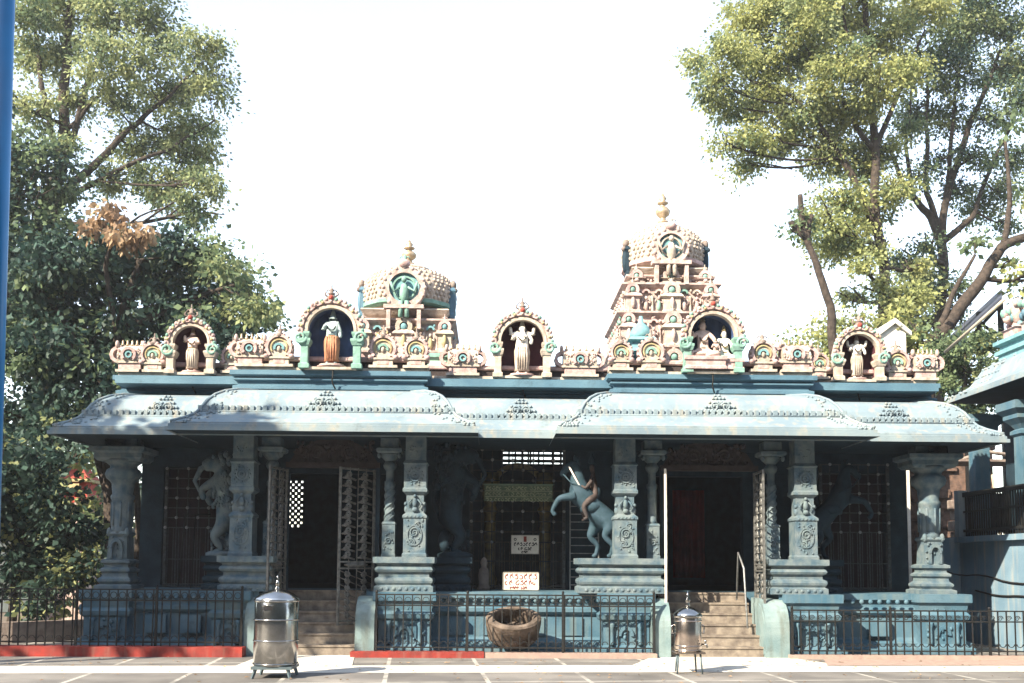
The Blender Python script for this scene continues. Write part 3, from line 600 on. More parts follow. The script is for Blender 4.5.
def tower(cx, cy, tiers, dome_w, zd, dome_h, tip, sd, scheme):
    tw = tp(MB_core(cx, cy, tiers, zd), 'tower', ['palepink', 'cream', 'pink', 'aqua'])
    tw['label'] = scheme[0]
    for i, (hw, z0, z1) in enumerate(tiers):
        b = MB(); h = z1-z0; box_deco(b, cx-hw, cx+hw, cy-hw, cy+hw, z0+.02, z1-.12, int(50*hw), sd+i, (0, 1, 2, 3, 4))
        # corner and middle shrines
        for q, ww in ((-1, .2), (0, .26), (1, .2)):
            xx = cx+q*hw*.88; yy = cy-hw-.08
            b.rect(xx-ww*.7, xx+ww*.7, yy-.05, yy+.15, [(.03, z0), (.03, z0+.05), (0, z0+.07), (0, z0+h*.45), (.06, z0+h*.5), (.04, z0+h*.56), (-.04, z0+h*.66)], 0 if q else 1)
            b.ring(xx, z0+h*.72, ww*.35, ww*.7, yy-.06, yy+.1, -.6, math.pi+.6, 14, 2 if q else 0); b.ell(xx, yy-.02, z0+h*.72, ww*.3, .05, ww*.3, 3)
            b.ell(xx, yy-.08, z0+h*.3, .05, .05, h*.18, 4); finial_small(b, xx, yy, z0+h*.72+ww*.7, .7, 1)
        b.build('tier_carving', ['cream', 'palepink', 'pink', 'aqua', 'yellow'] if scheme[1] else ['palepink', 'cream', 'pink', 'green', 'palepink'], tw)
    # neck, four squat kneeling figures, dome
    b = MB(); w_ = dome_w; P = [(w_*.84, zd), (w_*.80, zd+.02), (w_*.80, zd+.1), (w_*1.0, zd+.12), (w_*1.02, zd+.18), (w_*1.04, zd+.30), (w_*1.06, zd+dome_h*.45), (w_*1.03, zd+dome_h*.62), (w_*.93, zd+dome_h*.78), (w_*.74, zd+dome_h*.91), (w_*.48, zd+dome_h)]
    b.lathe(cx, cy, P, 16, 0, math.pi/16, False)
    # scales laid in rows on the front and side faces
    for j in range(9):
        t = .2+j*.085; z = zd+dome_h*t
        r_ = np.interp(z, [p[1] for p in P], [p[0] for p in P])
        for k in range(16):
            a0 = math.pi/16+k*math.pi/8; a1 = a0+math.pi/8; p0 = Vector((math.cos(a0), math.sin(a0), 0))*r_; p1 = Vector((math.cos(a1), math.sin(a1), 0))*r_
            n = max(2, int(r_*.39/.115))
            for i in range(n):
                q = p0.lerp(p1, (i+(.5 if j % 2 else .9))/(n+.4)); b.ell(cx+q.x, cy+q.y, z, .04, .04, .048, 1 if (i+j+k) % 3 else 2, 6, 4)
    b.build('dome', ['mtile', 'mtile', 'cream'], tw)
    b = MB(); b.lathe(cx, cy, [(w_*1.0, zd+.11), (w_*1.07, zd+.14), (w_*1.07, zd+.22), (w_*1.02, zd+.24)], 16, 0, math.pi/16, False); b.build('dome_band', 'green' if scheme[1] else 'pink', tw)
    b = MB(); yy = cy-w_*1.06; zc = zd+dome_h*.38; rr = dome_h*(.42 if scheme[1] else .36)
    b.ring(cx, zc, rr*.72, rr, yy-.1, yy+.2, n=28, m=0); b.disc(cx, zc, rr*.72, yy-.02, yy+.18, 24, 1); b.ring(cx, zc, rr*.5, rr*.58, yy-.06, yy, n=20, m=2)
    for k in range(16): a = k*math.pi/8; b.ell(cx+rr*.98*math.cos(a), yy-.08, zc+rr*.98*math.sin(a), .05, .05, .05, 0, 6, 4)
    b.ell(cx, yy-.08, zc+rr*1.15, .13, .1, .1, 3); finial_small(b, cx, yy-.05, zc+rr*1.25, 1.2, 2)
    b.ell(cx, yy-.1, zc-.12, .10, .08, .22, 2); b.ell(cx, yy-.12, zc+.16, .06, .06, .07, 2); b.tube([(cx-.06, yy-.12, zc-.3), (cx-.07, yy-.13, zc-.65)], .05, 6, 2); b.tube([(cx+.06, yy-.12, zc-.3), (cx+.07, yy-.13, zc-.65)], .05, 6, 2)
    for s in (-1, 1): b.tube([(cx+s*.08, yy-.1, zc), (cx+s*.22, yy-.14, zc-.1), (cx+s*.28, yy-.14, zc+.1)], .03, 5, 2); b.box(cx+s*.32-.04, cx+s*.32+.04, yy-.15, yy, zc-rr-.45, zc-rr+.0, 0); 
    b.box(cx-.42, cx+.42, yy-.18, yy+.05, zc-rr-.02, zc-rr+.06, 0)
    b.build('dome_medallion', ['palepink', 'aqua', 'green' if scheme[1] else 'cream', 'pink'], tw)
    for sx in (-1, 1):
        b = MB(); xx = cx+sx*w_*.95; yq = cy-w_*.35; b.rect(xx-.05, xx+.05+sx*.03, yq-.12, yq+.12, [(.02, zd-.1), (.02, zd), (0, zd+.05), (0, zd+.45), (.04, zd+.52), (.0, zd+.6)], 0); b.ell(xx+sx*.06, yq, zd+.3, .07, .12, .3, 0); b.ell(xx+sx*.05, yq, zd+.68, .08, .1, .11, 1); b.ell(xx+sx*.1, yq-.05, zd+.55, .06, .06, .06, 1)
        b.build('dome_side_arch', ['cornice' if scheme[1] else 'dark', 'stone'], tw)
    b = MB(); zt = zd+dome_h
    b.lathe(cx, cy, [(w_*.47, zt-.03), (w_*.5, zt), (w_*.5, zt+.04), (w_*.38, zt+.06), (w_*.3, zt+.12), (w_*.12, zt+.16)], 16, 1)
    h = tip-zt-.16; z = zt+.16
    b.lathe(cx, cy, [(w_*.12, z), (.13, z+.03*h), (.13, z+.08*h), (.07, z+.12*h), (.07, z+.2*h), (.15, z+.3*h), (.17, z+.42*h), (.12, z+.52*h), (.06, z+.56*h), (.07, z+.62*h), (.13, z+.66*h), (.12, z+.70*h), (.05, z+.74*h), (.09, z+.82*h), (.06, z+.88*h), (.02, z+h)], 14, 0)
    b.build('finial', ['gold', 'cream'], tw); return tw
def MB_core(cx, cy, tiers, zd):
    b = MB()
    for hw, z0, z1 in tiers:
        b.rect(cx-hw, cx+hw, cy-hw, cy+hw, [(0, z0), (0, z1-.16), (.05, z1-.13), (.12, z1-.08), (.12, z1-.04), (0, z1-.01)], 0)
    hw, z0, z1 = tiers[-1]
    b.rect(cx-hw*.8, cx+hw*.8, cy-hw*.8, cy+hw*.8, [(0, z1-.02), (0, zd-.16), (.08, zd-.12), (.16, zd-.02), (.14, zd+.01)], 1)
    return b
tower(-1.87, 21.9, [(1.04, 5.25, 6.15), (.98, 6.1, 6.85)], 1.0, 7.06, 1.06, 8.86, 5, ('left tower with single storey, teal medallion and scaled dome', True))
tower(3.82, 21.9, [(1.17, 5.25, 6.3), (1.07, 6.25, 7.05), (.95, 7.0, 7.7), (.84, 7.65, 7.9)], .88, 8.06, 1.08, 10.02, 31, ('right tower, taller, three pink carved storeys under a small dome', False))
# small turquoise corner pavilion and lumpy corner figures on the parapet
b = MB(); x = X(641, 20.2, 340); 
for s in (-1, 1): b.lathe(x+s*.13, 20.2, [(.05, ZT), (.035, ZT+.1), (.035, ZT+.5), (.06, ZT+.58)], 8)
b.rect(x-.2, x+.2, 20.0, 20.4, [(.05, ZT+.58), (.12, ZT+.64), (.02, ZT+.72), (.0, ZT+.84), (.1, ZT+.88), (.04, ZT+.95)]); b.lathe(x, 20.2, [(.22, ZT+.95), (.24, ZT+1.05), (.16, ZT+1.2), (.05, ZT+1.3), (.04, ZT+1.42)], 10); tp(b, 'parapet_pavilion', 'aqua')
b = MB(); x0, x1 = X(430, 20.3, 340), X(447, 20.3, 340); b.rect(x0-.1, x1+.1, 20.1, 20.5, [(0, ZT), (0, ZT+.45), (.06, ZT+.5), (.06, ZT+.56), (-.05, ZT+.6)]); b.box(x0, x1, 20.07, 20.1, ZT+.15, ZT+.42, 1); tp(b, 'parapet_pavilion', ['green', 'whitefig'])

# --- small writing helper: rows of looping strokes shaped like the rounded local script, too worn to read
def script_rows(mb, x0, x1, z, h, y, sd, m=0, t=.006):
    rr = random.Random(sd); x = x0
    while x < x1-h*.5:
        if rr.random() < .13: x += h*.5; continue
        r = h*.3; cx, cz = x+r, z+h*.4
        k = rr.choice((0, 1, 2)); a0 = rr.uniform(0, 6)
        pts = [(cx+r*math.cos(a0+i*.62)*(1-.04*i*k), y, cz+r*math.sin(a0+i*.62)) for i in range(8)]
        mb.tube(pts, t, 4, m)
        if rr.random() < .6: mb.tube([(cx-r*.6, y, z+h*.85), (cx, y, z+h*.75), (cx+r*.7, y, z+h*.95)], t, 4, m)
        x += h*.78
# board fixed on the centre grille lintel
b = MB(); x0, x1 = X(484, 20.3, 492), X(553, 20.3, 492); z0, z1 = Z(501, 20.3), Z(484, 20.3)
b.rect(x0, x1, 20.3, 20.36, [(0, z0), (0, z0+.02), (-.01, z0+.03), (-.01, z1-.03), (0, z1-.02), (.03, z1)], 0)
bs = tp(b, 'name_board', ['boardgreen']); b = MB(); dz = (z1-z0)/3
for i in range(3): script_rows(b, x0+.04, x1-.03, z1-.03-dz*(i+1)+.02, dz*.75, 20.295, 40+i, 0, .009)
b.box(x0+.02, x1-.02, 20.288, 20.30, z1-.03-dz-.004, z1-.03-dz+.008); b.box(x0+.02, x1-.02, 20.288, 20.30, z1-.03-2*dz-.004, z1-.03-2*dz+.008)
b.build('board_lettering', 'boardletters', bs)

# ================================================================= SIGNS
def signboard(px0, px1, py0, py1, Y, rows, name, label, emblem=False, warm=False):
    x0, x1, z1, z0 = X(px0, Y), X(px1, Y), Z(py0, Y), Z(py1, Y)
    b = MB(); b.box(x0, x1, Y, Y+.02, z0, z1); o = b.build(name, 'white'); tag(o, label, 'sign')
    f = MB()
    for a in ((x0, x1, z0, z0+.012), (x0, x1, z1-.012, z1), (x0, x0+.012, z0, z1), (x1-.012, x1, z0, z1)): f.box(a[0], a[1], Y-.012, Y-.003, a[2], a[3])
    f.build('sign_border', 'boardedge', o)
    t = MB()
    for i, (fx0, fx1, fz, h) in enumerate(rows): script_rows(t, x0+(x1-x0)*fx0, x0+(x1-x0)*fx1, z0+(z1-z0)*fz, (z1-z0)*h, Y-.004, 60+i, 0, .008)
    t.build('sign_lettering', 'redletters' if warm else 'letters', o)
    if emblem:
        e = MB(); cx = (x0+x1)/2; zz = z0+(z1-z0)*.8; e.box(cx-.03, cx+.03, Y-.01, Y-.002, zz-.06, zz+.05); e.build('sign_emblem', 'redletters', o)
        e = MB()
        for s in (-1, 1): e.ring(cx+s*.2, zz-.01, .015, .03, Y-.008, Y-.002, n=10)
        e.build('sign_emblem', 'letters', o)
signboard(511, 539, 535, 554, 20.2, [(.1, .92, .42, .2), (.25, .78, .2, .17), (.38, .62, .04, .14)], 'notice_sign', 'white notice board with small red emblem and dark writing, hung on the centre grille', True)
signboard(503, 539, 572, 590, 19.6, [(.05, .95, .58, .34), (.05, .95, .26, .3), (.2, .7, .05, .16)], 'notice_sign', 'cream board with two rows of red writing propped on the platform edge', False, True)

# ================================================================= STATUES
def statue(name, loc, h, label, skinmat, clothmat, arms, pose='stand', halo=False, turn=0., crown='gold', elephant=False, base='pink', lean=0.):
    root = empty(name, loc, label, 'statue')
    root.rotation_euler.z = turn; s = h
    if pose == 'stand':
        H = {'hip': (0, 0, .50), 'wa': (0, 0, .58), 'ch': (lean, 0, .70), 'ne': (lean, 0, .80), 'he': (lean*1.2, -.005, .85), 'ht': (lean*1.2, 0, .91)}
        legs = [((.06, 0, .48), (.065, -.02, .28), (.065, 0, .05), (.07, -.07, .03)), ((-.06, 0, .48), (-.065, -.02, .28), (-.07, 0, .05), (-.075, -.07, .03))]
    else:
        H = {'hip': (0, 0, .14), 'wa': (0, 0, .26), 'ch': (lean, 0, .42), 'ne': (lean, 0, .56), 'he': (lean, -.01, .63), 'ht': (lean, 0, .73)}
        legs = [((.09, -.02, .13), (.26, -.14, .12), (.05, -.24, .08), (.0, -.25, .07)), ((-.09, -.02, .13), (-.25, -.12, .13), (-.22, -.18, -.1), (-.22, -.25, -.14))]
    pts = []; ed = []; rad = []
    def add(p, r, link=None):
        pts.append(Vector(p)*s); r = tuple(v*1.5 for v in r) if isinstance(r, tuple) else r*1.42
        rad.append(tuple(v*s for v in r) if isinstance(r, tuple) else r*s)
        if link is not None: ed.append((link, len(pts)-1))
        return len(pts)-1
    fat = 1.5 if elephant else 1.
    hip = add(H['hip'], (.075*fat, .06)); wa = add(H['wa'], (.06*fat, .05*fat), hip); ch = add(H['ch'], (.085, .06), wa); ne = add(H['ne'], .03, ch)
    he = add(H['he'], (.042*fat, .045), ne); add(H['ht'], (.036*fat, .04), he)
    for L in legs:
        a = add(L[0], .055, hip); k = add(L[1], .042, a); f = add(L[2], .026, k); add(L[3], (.028, .016), f)
    zc = H['ch'][2]
    for A in arms:
        prev = ch; r_ = .034
        for q in A: prev = add(q, r_, prev); r_ *= .8
    if elephant:
        t1 = add((.0, -.07, H['he'][2]-.03), .03, he); t2 = add((.03, -.11, H['he'][2]-.12), .022, t1); add((.09, -.12, H['he'][2]-.16), .015, t2)
    skin('figure', pts, ed, rad, skinmat, root, 2)
    d = MB(); zh = H['hip'][2]*s
    if pose == 'stand':
        d.lathe(0, 0, [(.10*s, zh+.06*s), (.125*s, zh+.02*s), (.145*s, zh-.05*s), (.14*s, zh-.2*s), (.125*s, zh-.36*s), (.14*s, zh-.42*s)], 16, 0, sy=.72)
        for k in range(5): d.tube([(-.08*s+k*.04*s, -.09*s, zh+.02*s), (-.09*s+k*.045*s, -.105*s, zh-.2*s), (-.08*s+k*.04*s, -.10*s, zh-.4*s)], .011*s, 4, 0)
    else:
        d.ell(0, -.08*s, .12*s, .24*s, .16*s, .06*s)
    d.build('garment', clothmat, root)
    c = MB(); hx, hz = H['ht'][0]*s, H['ht'][2]*s
    c.lathe(hx, .0, [(.048*s, hz-.015*s), (.055*s, hz), (.045*s, hz+.02*s), (.04*s, hz+.05*s), (.026*s, hz+.09*s), (.008*s, hz+.12*s)], 12)
    c.ring(0, zc*s, .06*s, .08*s, -.115*s, -.09*s, math.pi, 2*math.pi, 12)
    for q in range(5): c.ell((-.04+.02*q)*s, -.11*s, (zc-.075-.012*(q == 2))*s, .011*s, .01*s, .014*s, 0, 6, 4)
    c.lathe(0, 0, [(.105*s, H['wa'][2]*s-.035*s), (.112*s, H['wa'][2]*s-.02*s), (.105*s, H['wa'][2]*s-.005*s)], 14, sy=.8)
    for q in (-1, 1): c.ell(hx+q*.06*s, 0, H['he'][2]*s, .014*s, .014*s, .03*s)
    for A_ in arms: c.ell(A_[1][0]*s, A_[1][1]*s, A_[1][2]*s, .045*s, .045*s, .014*s); c.build('crown', crown, root)
    f = MB(); zz = H['he'][2]*s
    for q in (-1, 1): f.ell(hx+q*.016*s, -.044*s, zz+.012*s, .007*s, .004*s, .005*s)
    f.build('eyes', 'letters', root)
    if not elephant: f = MB(); f.ell(hx, -.05*s, zz-.002*s, .008*s, .012*s, .014*s); f.ell(hx, -.045*s, zz-.02*s, .013*s, .006*s, .004*s); f.build('nose', skinmat, root)
    if halo: f = MB(); f.ring(hx, zz+.01*s, .07*s, .085*s, .03*s, .045*s, n=18); f.build('halo', 'gold', root)
    p = MB()
    if pose == 'stand': p.lathe(0, 0, [(.24*s, -.02), (.26*s, -.0), (.2*s, .012*s), (.22*s, .03*s), (.15*s, .032*s)], 18, sy=.7)
    else: p.rect(-.34*s, .34*s, -.26*s, .18*s, [(.02, -.16*s), (.02, -.12*s), (0, -.1*s), (0, -.02*s), (.03, 0), (.03, .06*s)])
    p.build('pedestal', base, root); return root
zn = ZT+.07
A2 = [[(.10, 0, .77), (.14, -.02, .62), (.16, -.06, .50)], [(-.10, 0, .77), (-.15, -.03, .66), (-.10, -.10, .74)]]
A4 = [[(.10, 0, .77), (.17, -.03, .66), (.16, -.10, .56)], [(-.10, 0, .77), (-.17, -.03, .66), (-.15, -.10, .72)], [(.09, .01, .78), (.20, .0, .76), (.22, -.02, .90)], [(-.09, .01, .78), (-.20, .0, .76), (-.22, -.02, .90)]]
A2p = [[(.10, 0, .77), (.15, -.03, .66), (.05, -.10, .68)], [(-.10, 0, .77), (-.17, -.02, .70), (-.16, -.06, .84)]]
statue('statue', (NX[0], YO-.03, zn), .88, 'small pale figure with one raised hand in the leftmost maroon niche', 'flesh', 'cream', A2p)
statue('statue', (NX[1], YB-.02, zn+.02), 1.08, 'standing blue bodied figure in orange skirt inside the blue niche of the left bay', 'bluefig', 'orange', A2, crown='bluefig', lean=.01)
o = statue('statue', (NX[2], YO-.05, zn), 1.1, 'white elephant headed figure with four arms in the centre maroon niche', 'whitefig', 'cream', A4, crown='whitefig', elephant=True)
statue('statue', (NX[3]-.15, YB+.06, zn+.19), 1.12, 'large seated crowned figure in the right bay niche with green posts', 'flesh', 'palepink', [[(.10, 0, .52), (.19, -.05, .40), (.2, -.16, .3)], [(-.10, 0, .52), (-.2, -.05, .42), (-.2, -.14, .52)]], 'sit', crown='cream', base='pink')
statue('statue', (NX[3]+.27, YB+.06, zn+.16), .9, 'smaller yellow crowned figure seated beside the larger one in the right bay niche', 'whitefig', 'green', [[(.10, 0, .52), (.17, -.05, .40), (.12, -.16, .34)], [(-.10, 0, .52), (-.17, -.05, .42), (-.12, -.14, .5)]], 'sit', crown='yellow', base='pink')
statue('statue', (NX[4], YO-.03, zn), .88, 'four armed pale figure in the rightmost maroon niche', 'whitefig', 'cream', A4, crown='cream')
# a child-sized third figure on the knee
statue('statue', (NX[3]+.07, YB-.1, zn+.12), .5, 'tiny figure standing between the two seated figures in the right bay niche', 'palepink', 'pink', A2, base='pink')

def guardian(px, Y, z0, h, face, label, m):      # rearing lion-like bracket beast standing upright beside a pillar
    root = empty('beast_statue', (X(px, Y), Y, z0), label, 'statue'); s = h; f = face
    P = [(0, 0, .36), (.03*f, 0, .55), (.02*f, 0, .72), (.0, -.02, .82), (-.06*f, -.04, .88), (-.14*f, -.06, .86), (-.19*f, -.08, .83)]
    Rr = [(.11, .10), (.12, .1), (.12, .11), (.10, .1), (.10, .10), (.07, .07), (.05, .05)]
    pts = [Vector(p)*s for p in P]; rad = [tuple(v*s for v in r) for r in Rr]; ed = [(i, i+1) for i in range(6)]
    def chain(st, L):
        prev = st
        for p, r in L: pts.append(Vector(p)*s); rad.append((r*s, r*s)); ed.append((prev, len(pts)-1)); prev = len(pts)-1
    chain(0, [((.02*f, -.08, .28), .075), ((-.06*f, -.1, .18), .05), ((.02*f, -.08, .06), .035), ((-.06*f, -.1, .02), .035)])
    chain(0, [((.04*f, .06, .28), .075), ((-.03*f, .05, .18), .05), ((.05*f, .06, .06), .035), ((-.02*f, .05, .02), .035)])
    chain(2, [((-.10*f, -.08, .68), .05), ((-.19*f, -.1, .62), .036), ((-.15*f, -.12, .52), .03)])
    chain(2, [((-.08*f, .06, .66), .05), ((-.17*f, .04, .56), .036), ((-.12*f, .02, .48), .03)])
    chain(0, [((.13*f, 0, .34), .03), ((.19*f, 0, .5), .025), ((.17*f, 0, .62), .022)])
    skin('body', pts, ed, rad, m, root, 2)
    b = MB(); rr = random.Random(int(px))
    for i in range(60): z = rr.uniform(.45, .8); b.ell((.02+rr.uniform(-.09, .09))*f*s, -.115*s, z*s, .018*s, .02*s, .022*s, 0, 6, 4)
    for i in range(70):
        a = rr.uniform(0, 6.28); z = rr.uniform(.58, .96); b.ell(.07*f*s+.1*s*math.cos(a), -.03*s+.09*s*math.sin(a), z*s, .03*s, .03*s, .035*s, 0, 6, 4)
    b.ell(-.08*f*s, -.1*s, .93*s, .02*s, .02*s, .025*s); b.tube([(-.12*f*s, -.08*s, .86*s), (-.2*f*s, -.08*s, .82*s), (-.25*f*s, -.1*s, .7*s), (-.2*f*s, -.12*s, .6*s)], [.03*s, .03*s, .022*s, .012*s], 6)
    b.build('mane', m, root)
    b = MB(); b.lathe(0, -.05, [(.13*s, -.02), (.15*s, .0), (.15*s, .03*s), (.1*s, .05*s)], 12)
    b.ell(.08*f*s, 0, .14*s, .07*s, .08*s, .1*s); b.ell(.02*f*s, 0, .28*s, .05*s, .08*s, .08*s); relief(b, -.1*s, .12*s, .06*s, .24*s, -.06*s, 24, .035, 0, int(px))
    b.build('base_block', m, root); return root
guardian(222, 19.5, PT+.64, 2.05, 1, 'blue grey rearing beast carving beside the far left square pillar', 'pillar')
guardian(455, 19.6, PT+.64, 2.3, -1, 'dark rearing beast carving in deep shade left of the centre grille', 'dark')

def horse(px, Y, z0, s, face, label, m, rider=True):
    M['ridermat'] = M.get('ridermat') or mat('rider_paint', (.075, .055, .05), (.04, .035, .035), 12, .7)
    root = empty('horse_statue', (X(px, Y), Y, z0), label, 'statue'); f = face      # f=-1 faces left
    def V(x, y, z): return Vector((x*f, y, z))*s
    pts = [V(-.28, 0, .62)]; rad = [(.15*s, .16*s)]; ed = []
    def chain(st, L):
        prev = st
        for p, r in L:
            pts.append(V(*p)); rad.append(((r[0]*s, r[1]*s) if isinstance(r, tuple) else (r*s, r*s))); ed.append((prev, len(pts)-1)); prev = len(pts)-1
        return prev
    c = chain(0, [((-.05, 0, .78), (.14, .15)), ((.14, 0, .98), (.16, .18))])        # chest
    n = chain(c, [((.2, 0, 1.18), (.11, .13)), ((.2, 0, 1.38), (.09, .11))]); chain(n, [((.28, 0, 1.47), .085), ((.40, 0, 1.36), .06), ((.46, 0, 1.27), .05)])
    for sy, d in ((-.1, -.05), (.1, .16)):
        chain(0, [((-.26+d, sy, .5), (.1, .12)), ((-.16+d, sy, .34), .06), ((-.30+d, sy, .20), .042), ((-.26+d, sy, .05), .034), ((-.2+d, sy, .02), .045)])
        chain(c, [((.24, sy, .96), .085), ((.44-d, sy, .98+d), .05), ((.50-d*2, sy, .78+d), .034), ((.44-d*2, sy, .70+d), .042)])
    chain(0, [((-.42, 0, .66), .05), ((-.52, 0, .5), .045), ((-.5, 0, .3), .03)])
    skin('body', pts, ed, rad, m, root, 2)
    b = MB()
    for i in range(12): t = i/11; b.ell((.12+.08*t)*s*f, 0, (1.08+.45*t)*s, .045*s, .035*s, .06*s, 0, 6, 4)
    for q in (-1, 1): b.ell(.24*s*f, q*.05*s, 1.56*s, .02*s, .02*s, .05*s)
    b.build('mane', m, root)
    b = MB(); b.lathe(-.02*s*f, 0, [(.17*s, .72*s), (.19*s, .8*s), (.17*s, .86*s)], 12, 0); b.tube([V(.42, -.06, 1.3), V(.3, -.12, 1.16), V(.05, -.14, 1.05)], .012*s, 5); b.build('saddle', m, root)
    if rider:
        rp = [V(-.1, 0, .95), V(-.08, 0, 1.08), V(-.05, 0, 1.22), V(-.05, 0, 1.32), V(-.03, 0, 1.40), V(-.03, 0, 1.47)]; rr_ = [(.07*s, .08*s), (.065*s, .07*s), (.085*s, .07*s), (.03*s, .03*s), (.045*s, .05*s), (.04*s, .04*s)]; e2 = [(i, i+1) for i in range(5)]
        for q in (-1, 1):
            k = len(rp); rp += [V(.0, q*.14, .92), V(.12, q*.17, .80), V(.06, q*.17, .62), V(.12, q*.17, .6)]; rr_ += [(.06*s,)*2, (.045*s,)*2, (.03*s,)*2, (.028*s,)*2]; e2 += [(0, k), (k, k+1), (k+1, k+2), (k+2, k+3)]
            k = len(rp); rp += [V(-.02, q*.1, 1.2), V(.08, q*.14, 1.08), V(.18, q*.1, 1.13)]; rr_ += [(.035*s,)*2, (.028*s,)*2, (.022*s,)*2]; e2 += [(2, k), (k, k+1), (k+1, k+2)]
        r2 = empty('rider_statue', root.location, 'painted rider figure holding a lance, seated on the rearing horse', 'statue')
        skin('rider_body', rp, e2, rr_, 'ridermat', r2, 2)
        b = MB(); b.lathe(-.03*s*f, 0, [(.05*s, 1.47*s), (.06*s, 1.5*s), (.04*s, 1.56*s), (.01*s, 1.64*s)], 10); b.build('turban', 'dark', r2)
        b = MB(); b.lathe(-.09*s*f, 0, [(.08*s, .9*s), (.09*s, 1.0*s), (.075*s, 1.1*s)], 10); b.build('garment', 'dark', r2)
        b = MB(); b.tube([V(.0, -.12, 1.0), V(.18, -.12, 1.13), V(.34, -.13, 1.42)], .014*s, 5); b.build('lance', 'whitefig', r2)
    return root
M['horse'] = mat('horse_paint', (.035, .065, .09), (.02, .045, .06), 8, .7)
horse(590, 18.95, PT+.64, 1.22, -1, 'dark blue rearing horse carving left of the square pillar near the right door', 'horse')
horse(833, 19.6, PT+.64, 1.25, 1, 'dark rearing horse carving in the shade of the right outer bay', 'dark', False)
# small pale figure at the grille
b = MB(); b.lathe(0, 0, [(.13, 0), (.14, .05), (.10, .12), (.11, .3), (.09, .42), (.05, .46), (.075, .55), (.05, .62), (.01, .66)], 12, sy=.7)
o = b.build('stone_idol', 'stone'); o.location = (X(484, 20.1), 20.1, PT); tag(o, 'small pale stone idol standing at the left foot of the centre grille', 'statue')

# ================================================================= IRON DOOR LEAVES (parts of the temple)
def leaf(hx, hy, w, ang, m='gate', tight=False):
    b = MB(); z0, z1 = .0, 2.9
    b.box(0, .04, -.02, .02, z0, z1); b.box(w-.04, w, -.02, .02, z0, z1)
    for z in (z0, .06, 1.02, 1.14, z1-.04): b.box(.04, w-.04, -.018, .018, z, z+.03)
    n = 11; cw = (w-.08)/2
    for i in range(n):
        z = 1.2+i*(z1-1.28)/n; h = (z1-1.28)/n
        for k in range(2):
            cx = .04+cw*(k+.5); scroll(b, cx, z+h*.62, min(cw, h)*.46, 0, .020, turns=1.3, a0=-1.5); b.tube([(cx-cw*.4, 0, z), (cx+cw*.1, 0, z+h*.3), (cx+cw*.4, 0, z+h*.2)], .018, 4); scroll(b, cx+cw*.22, z+h*.25, min(cw, h)*.22, 0, .014, turns=1.2, a0=1)
    for k in (1, 2, 3): b.box(.04+(w-.08)*k/4-.008, .04+(w-.08)*k/4+.008, .012, .022, 0, z1)
    for i in range(7):
        z = .12+i*.125
        for k in range(2): cx = .04+cw*(k+.5); scroll(b, cx, z+.06, .06, 0, .017, flip=-1, a0=k); b.tube([(cx-cw*.45, 0, z), (cx+cw*.45, 0, z+.12)], .009, 4)
    b.ell(w*.5, 0, 1.1, w*.35, .03, .045)
    o = tp(b, 'iron_door', m); o.location = (hx-XC, hy-19, .52); o.rotation_euler.z = ang; return o
leaf(-2.2, 18.98, .84, R(180+46)); leaf(-3.86, 18.98, .74, R(-104))
leaf(3.34, 18.98, .76, R(-101), 'white'); leaf(5.03, 18.98, .76, R(-92), 'gate')
b = MB(); b.tube([(4.75, 18.5, .5), (4.72, 18.6, 1.6), (4.72, 19.0, 1.9), (4.7, 19.1, 1.0)], .018, 6); tp(b, 'handrail', 'steelgrey')
# red curtain in the right doorway
b = MB(); n = 24; vs = []
for i in range(n+1): x = 4.0+.7*i/n; y = 21.9+.04*math.sin(i*1.3); vs += [(x, y, PT+.25), (x, y+.01, 3.3)]
b.add(vs, [(2*i, 2*i+2, 2*i+3, 2*i+1) for i in range(n)], 0, True); tag(b.build('curtain', 'cloth'), 'dark red curtain hanging inside the right doorway', 'curtain')

# ================================================================= FENCES
def fence(x0, x1, y, z0, z1, label, posts, band=True, sp=.155):
    root = empty('iron_fence', ((x0+x1)/2, y, 0), label, 'fence'); L = x1-x0; h = L/2
    b = MB(); n = int(L/sp)
    for i in range(n+1): xx = -h+L*i/n; b.box(xx-.0105, xx+.0105, -.01, .01, z0, z1-.01)
    if band:
        for i in range(n):
            xx = -h+L*(i+.5)/n; b.ring(xx, z1-.1, .05, .062, -.007, .007, n=12); b.ring(xx, z0+.13, .045, .056, -.007, .007, 0, math.pi, 8)
    else:
        for i in range(n): xx = -h+L*(i+.5)/n; scroll(b, xx-.03, z1-.13, .05, 0, .007); b.ring(xx, z0+.2, .05, .062, -.007, .007, math.pi, 2*math.pi, 8)
    b.build('bar_panel', 'iron', root)
    for z in (z1, z1-.19, z0+.07): b = MB(); b.box(-h, h, -.014, .014, z-.012, z+.012); b.build('rail', 'iron', root)
    for p in posts: b = MB(); b.box(p-(x0+x1)/2-.02, p-(x0+x1)/2+.02, -.02, .02, 0.0, z1+.03); b.ell(p-(x0+x1)/2, 0, z1+.05, .025, .025, .03); b.build('post', 'iron', root)
    return root
fence(-12.2, -4.4, 17.95, .17, 1.16, 'black iron fence on the red kerb left of the left stairs', (-12.2, -9.9, -7.3, -5.9, -4.4))
fence(-2.02, 2.93, 17.95, .10, 1.10, 'black iron fence with ring band between the two stairs', (-2.02, -.4, 1.3, 2.93))
fence(5.42, 13.2, 17.98, .07, .86, 'low black iron fence with scroll band right of the right stairs', (5.42, 7.2, 9.0, 10.8, 13.2), False)

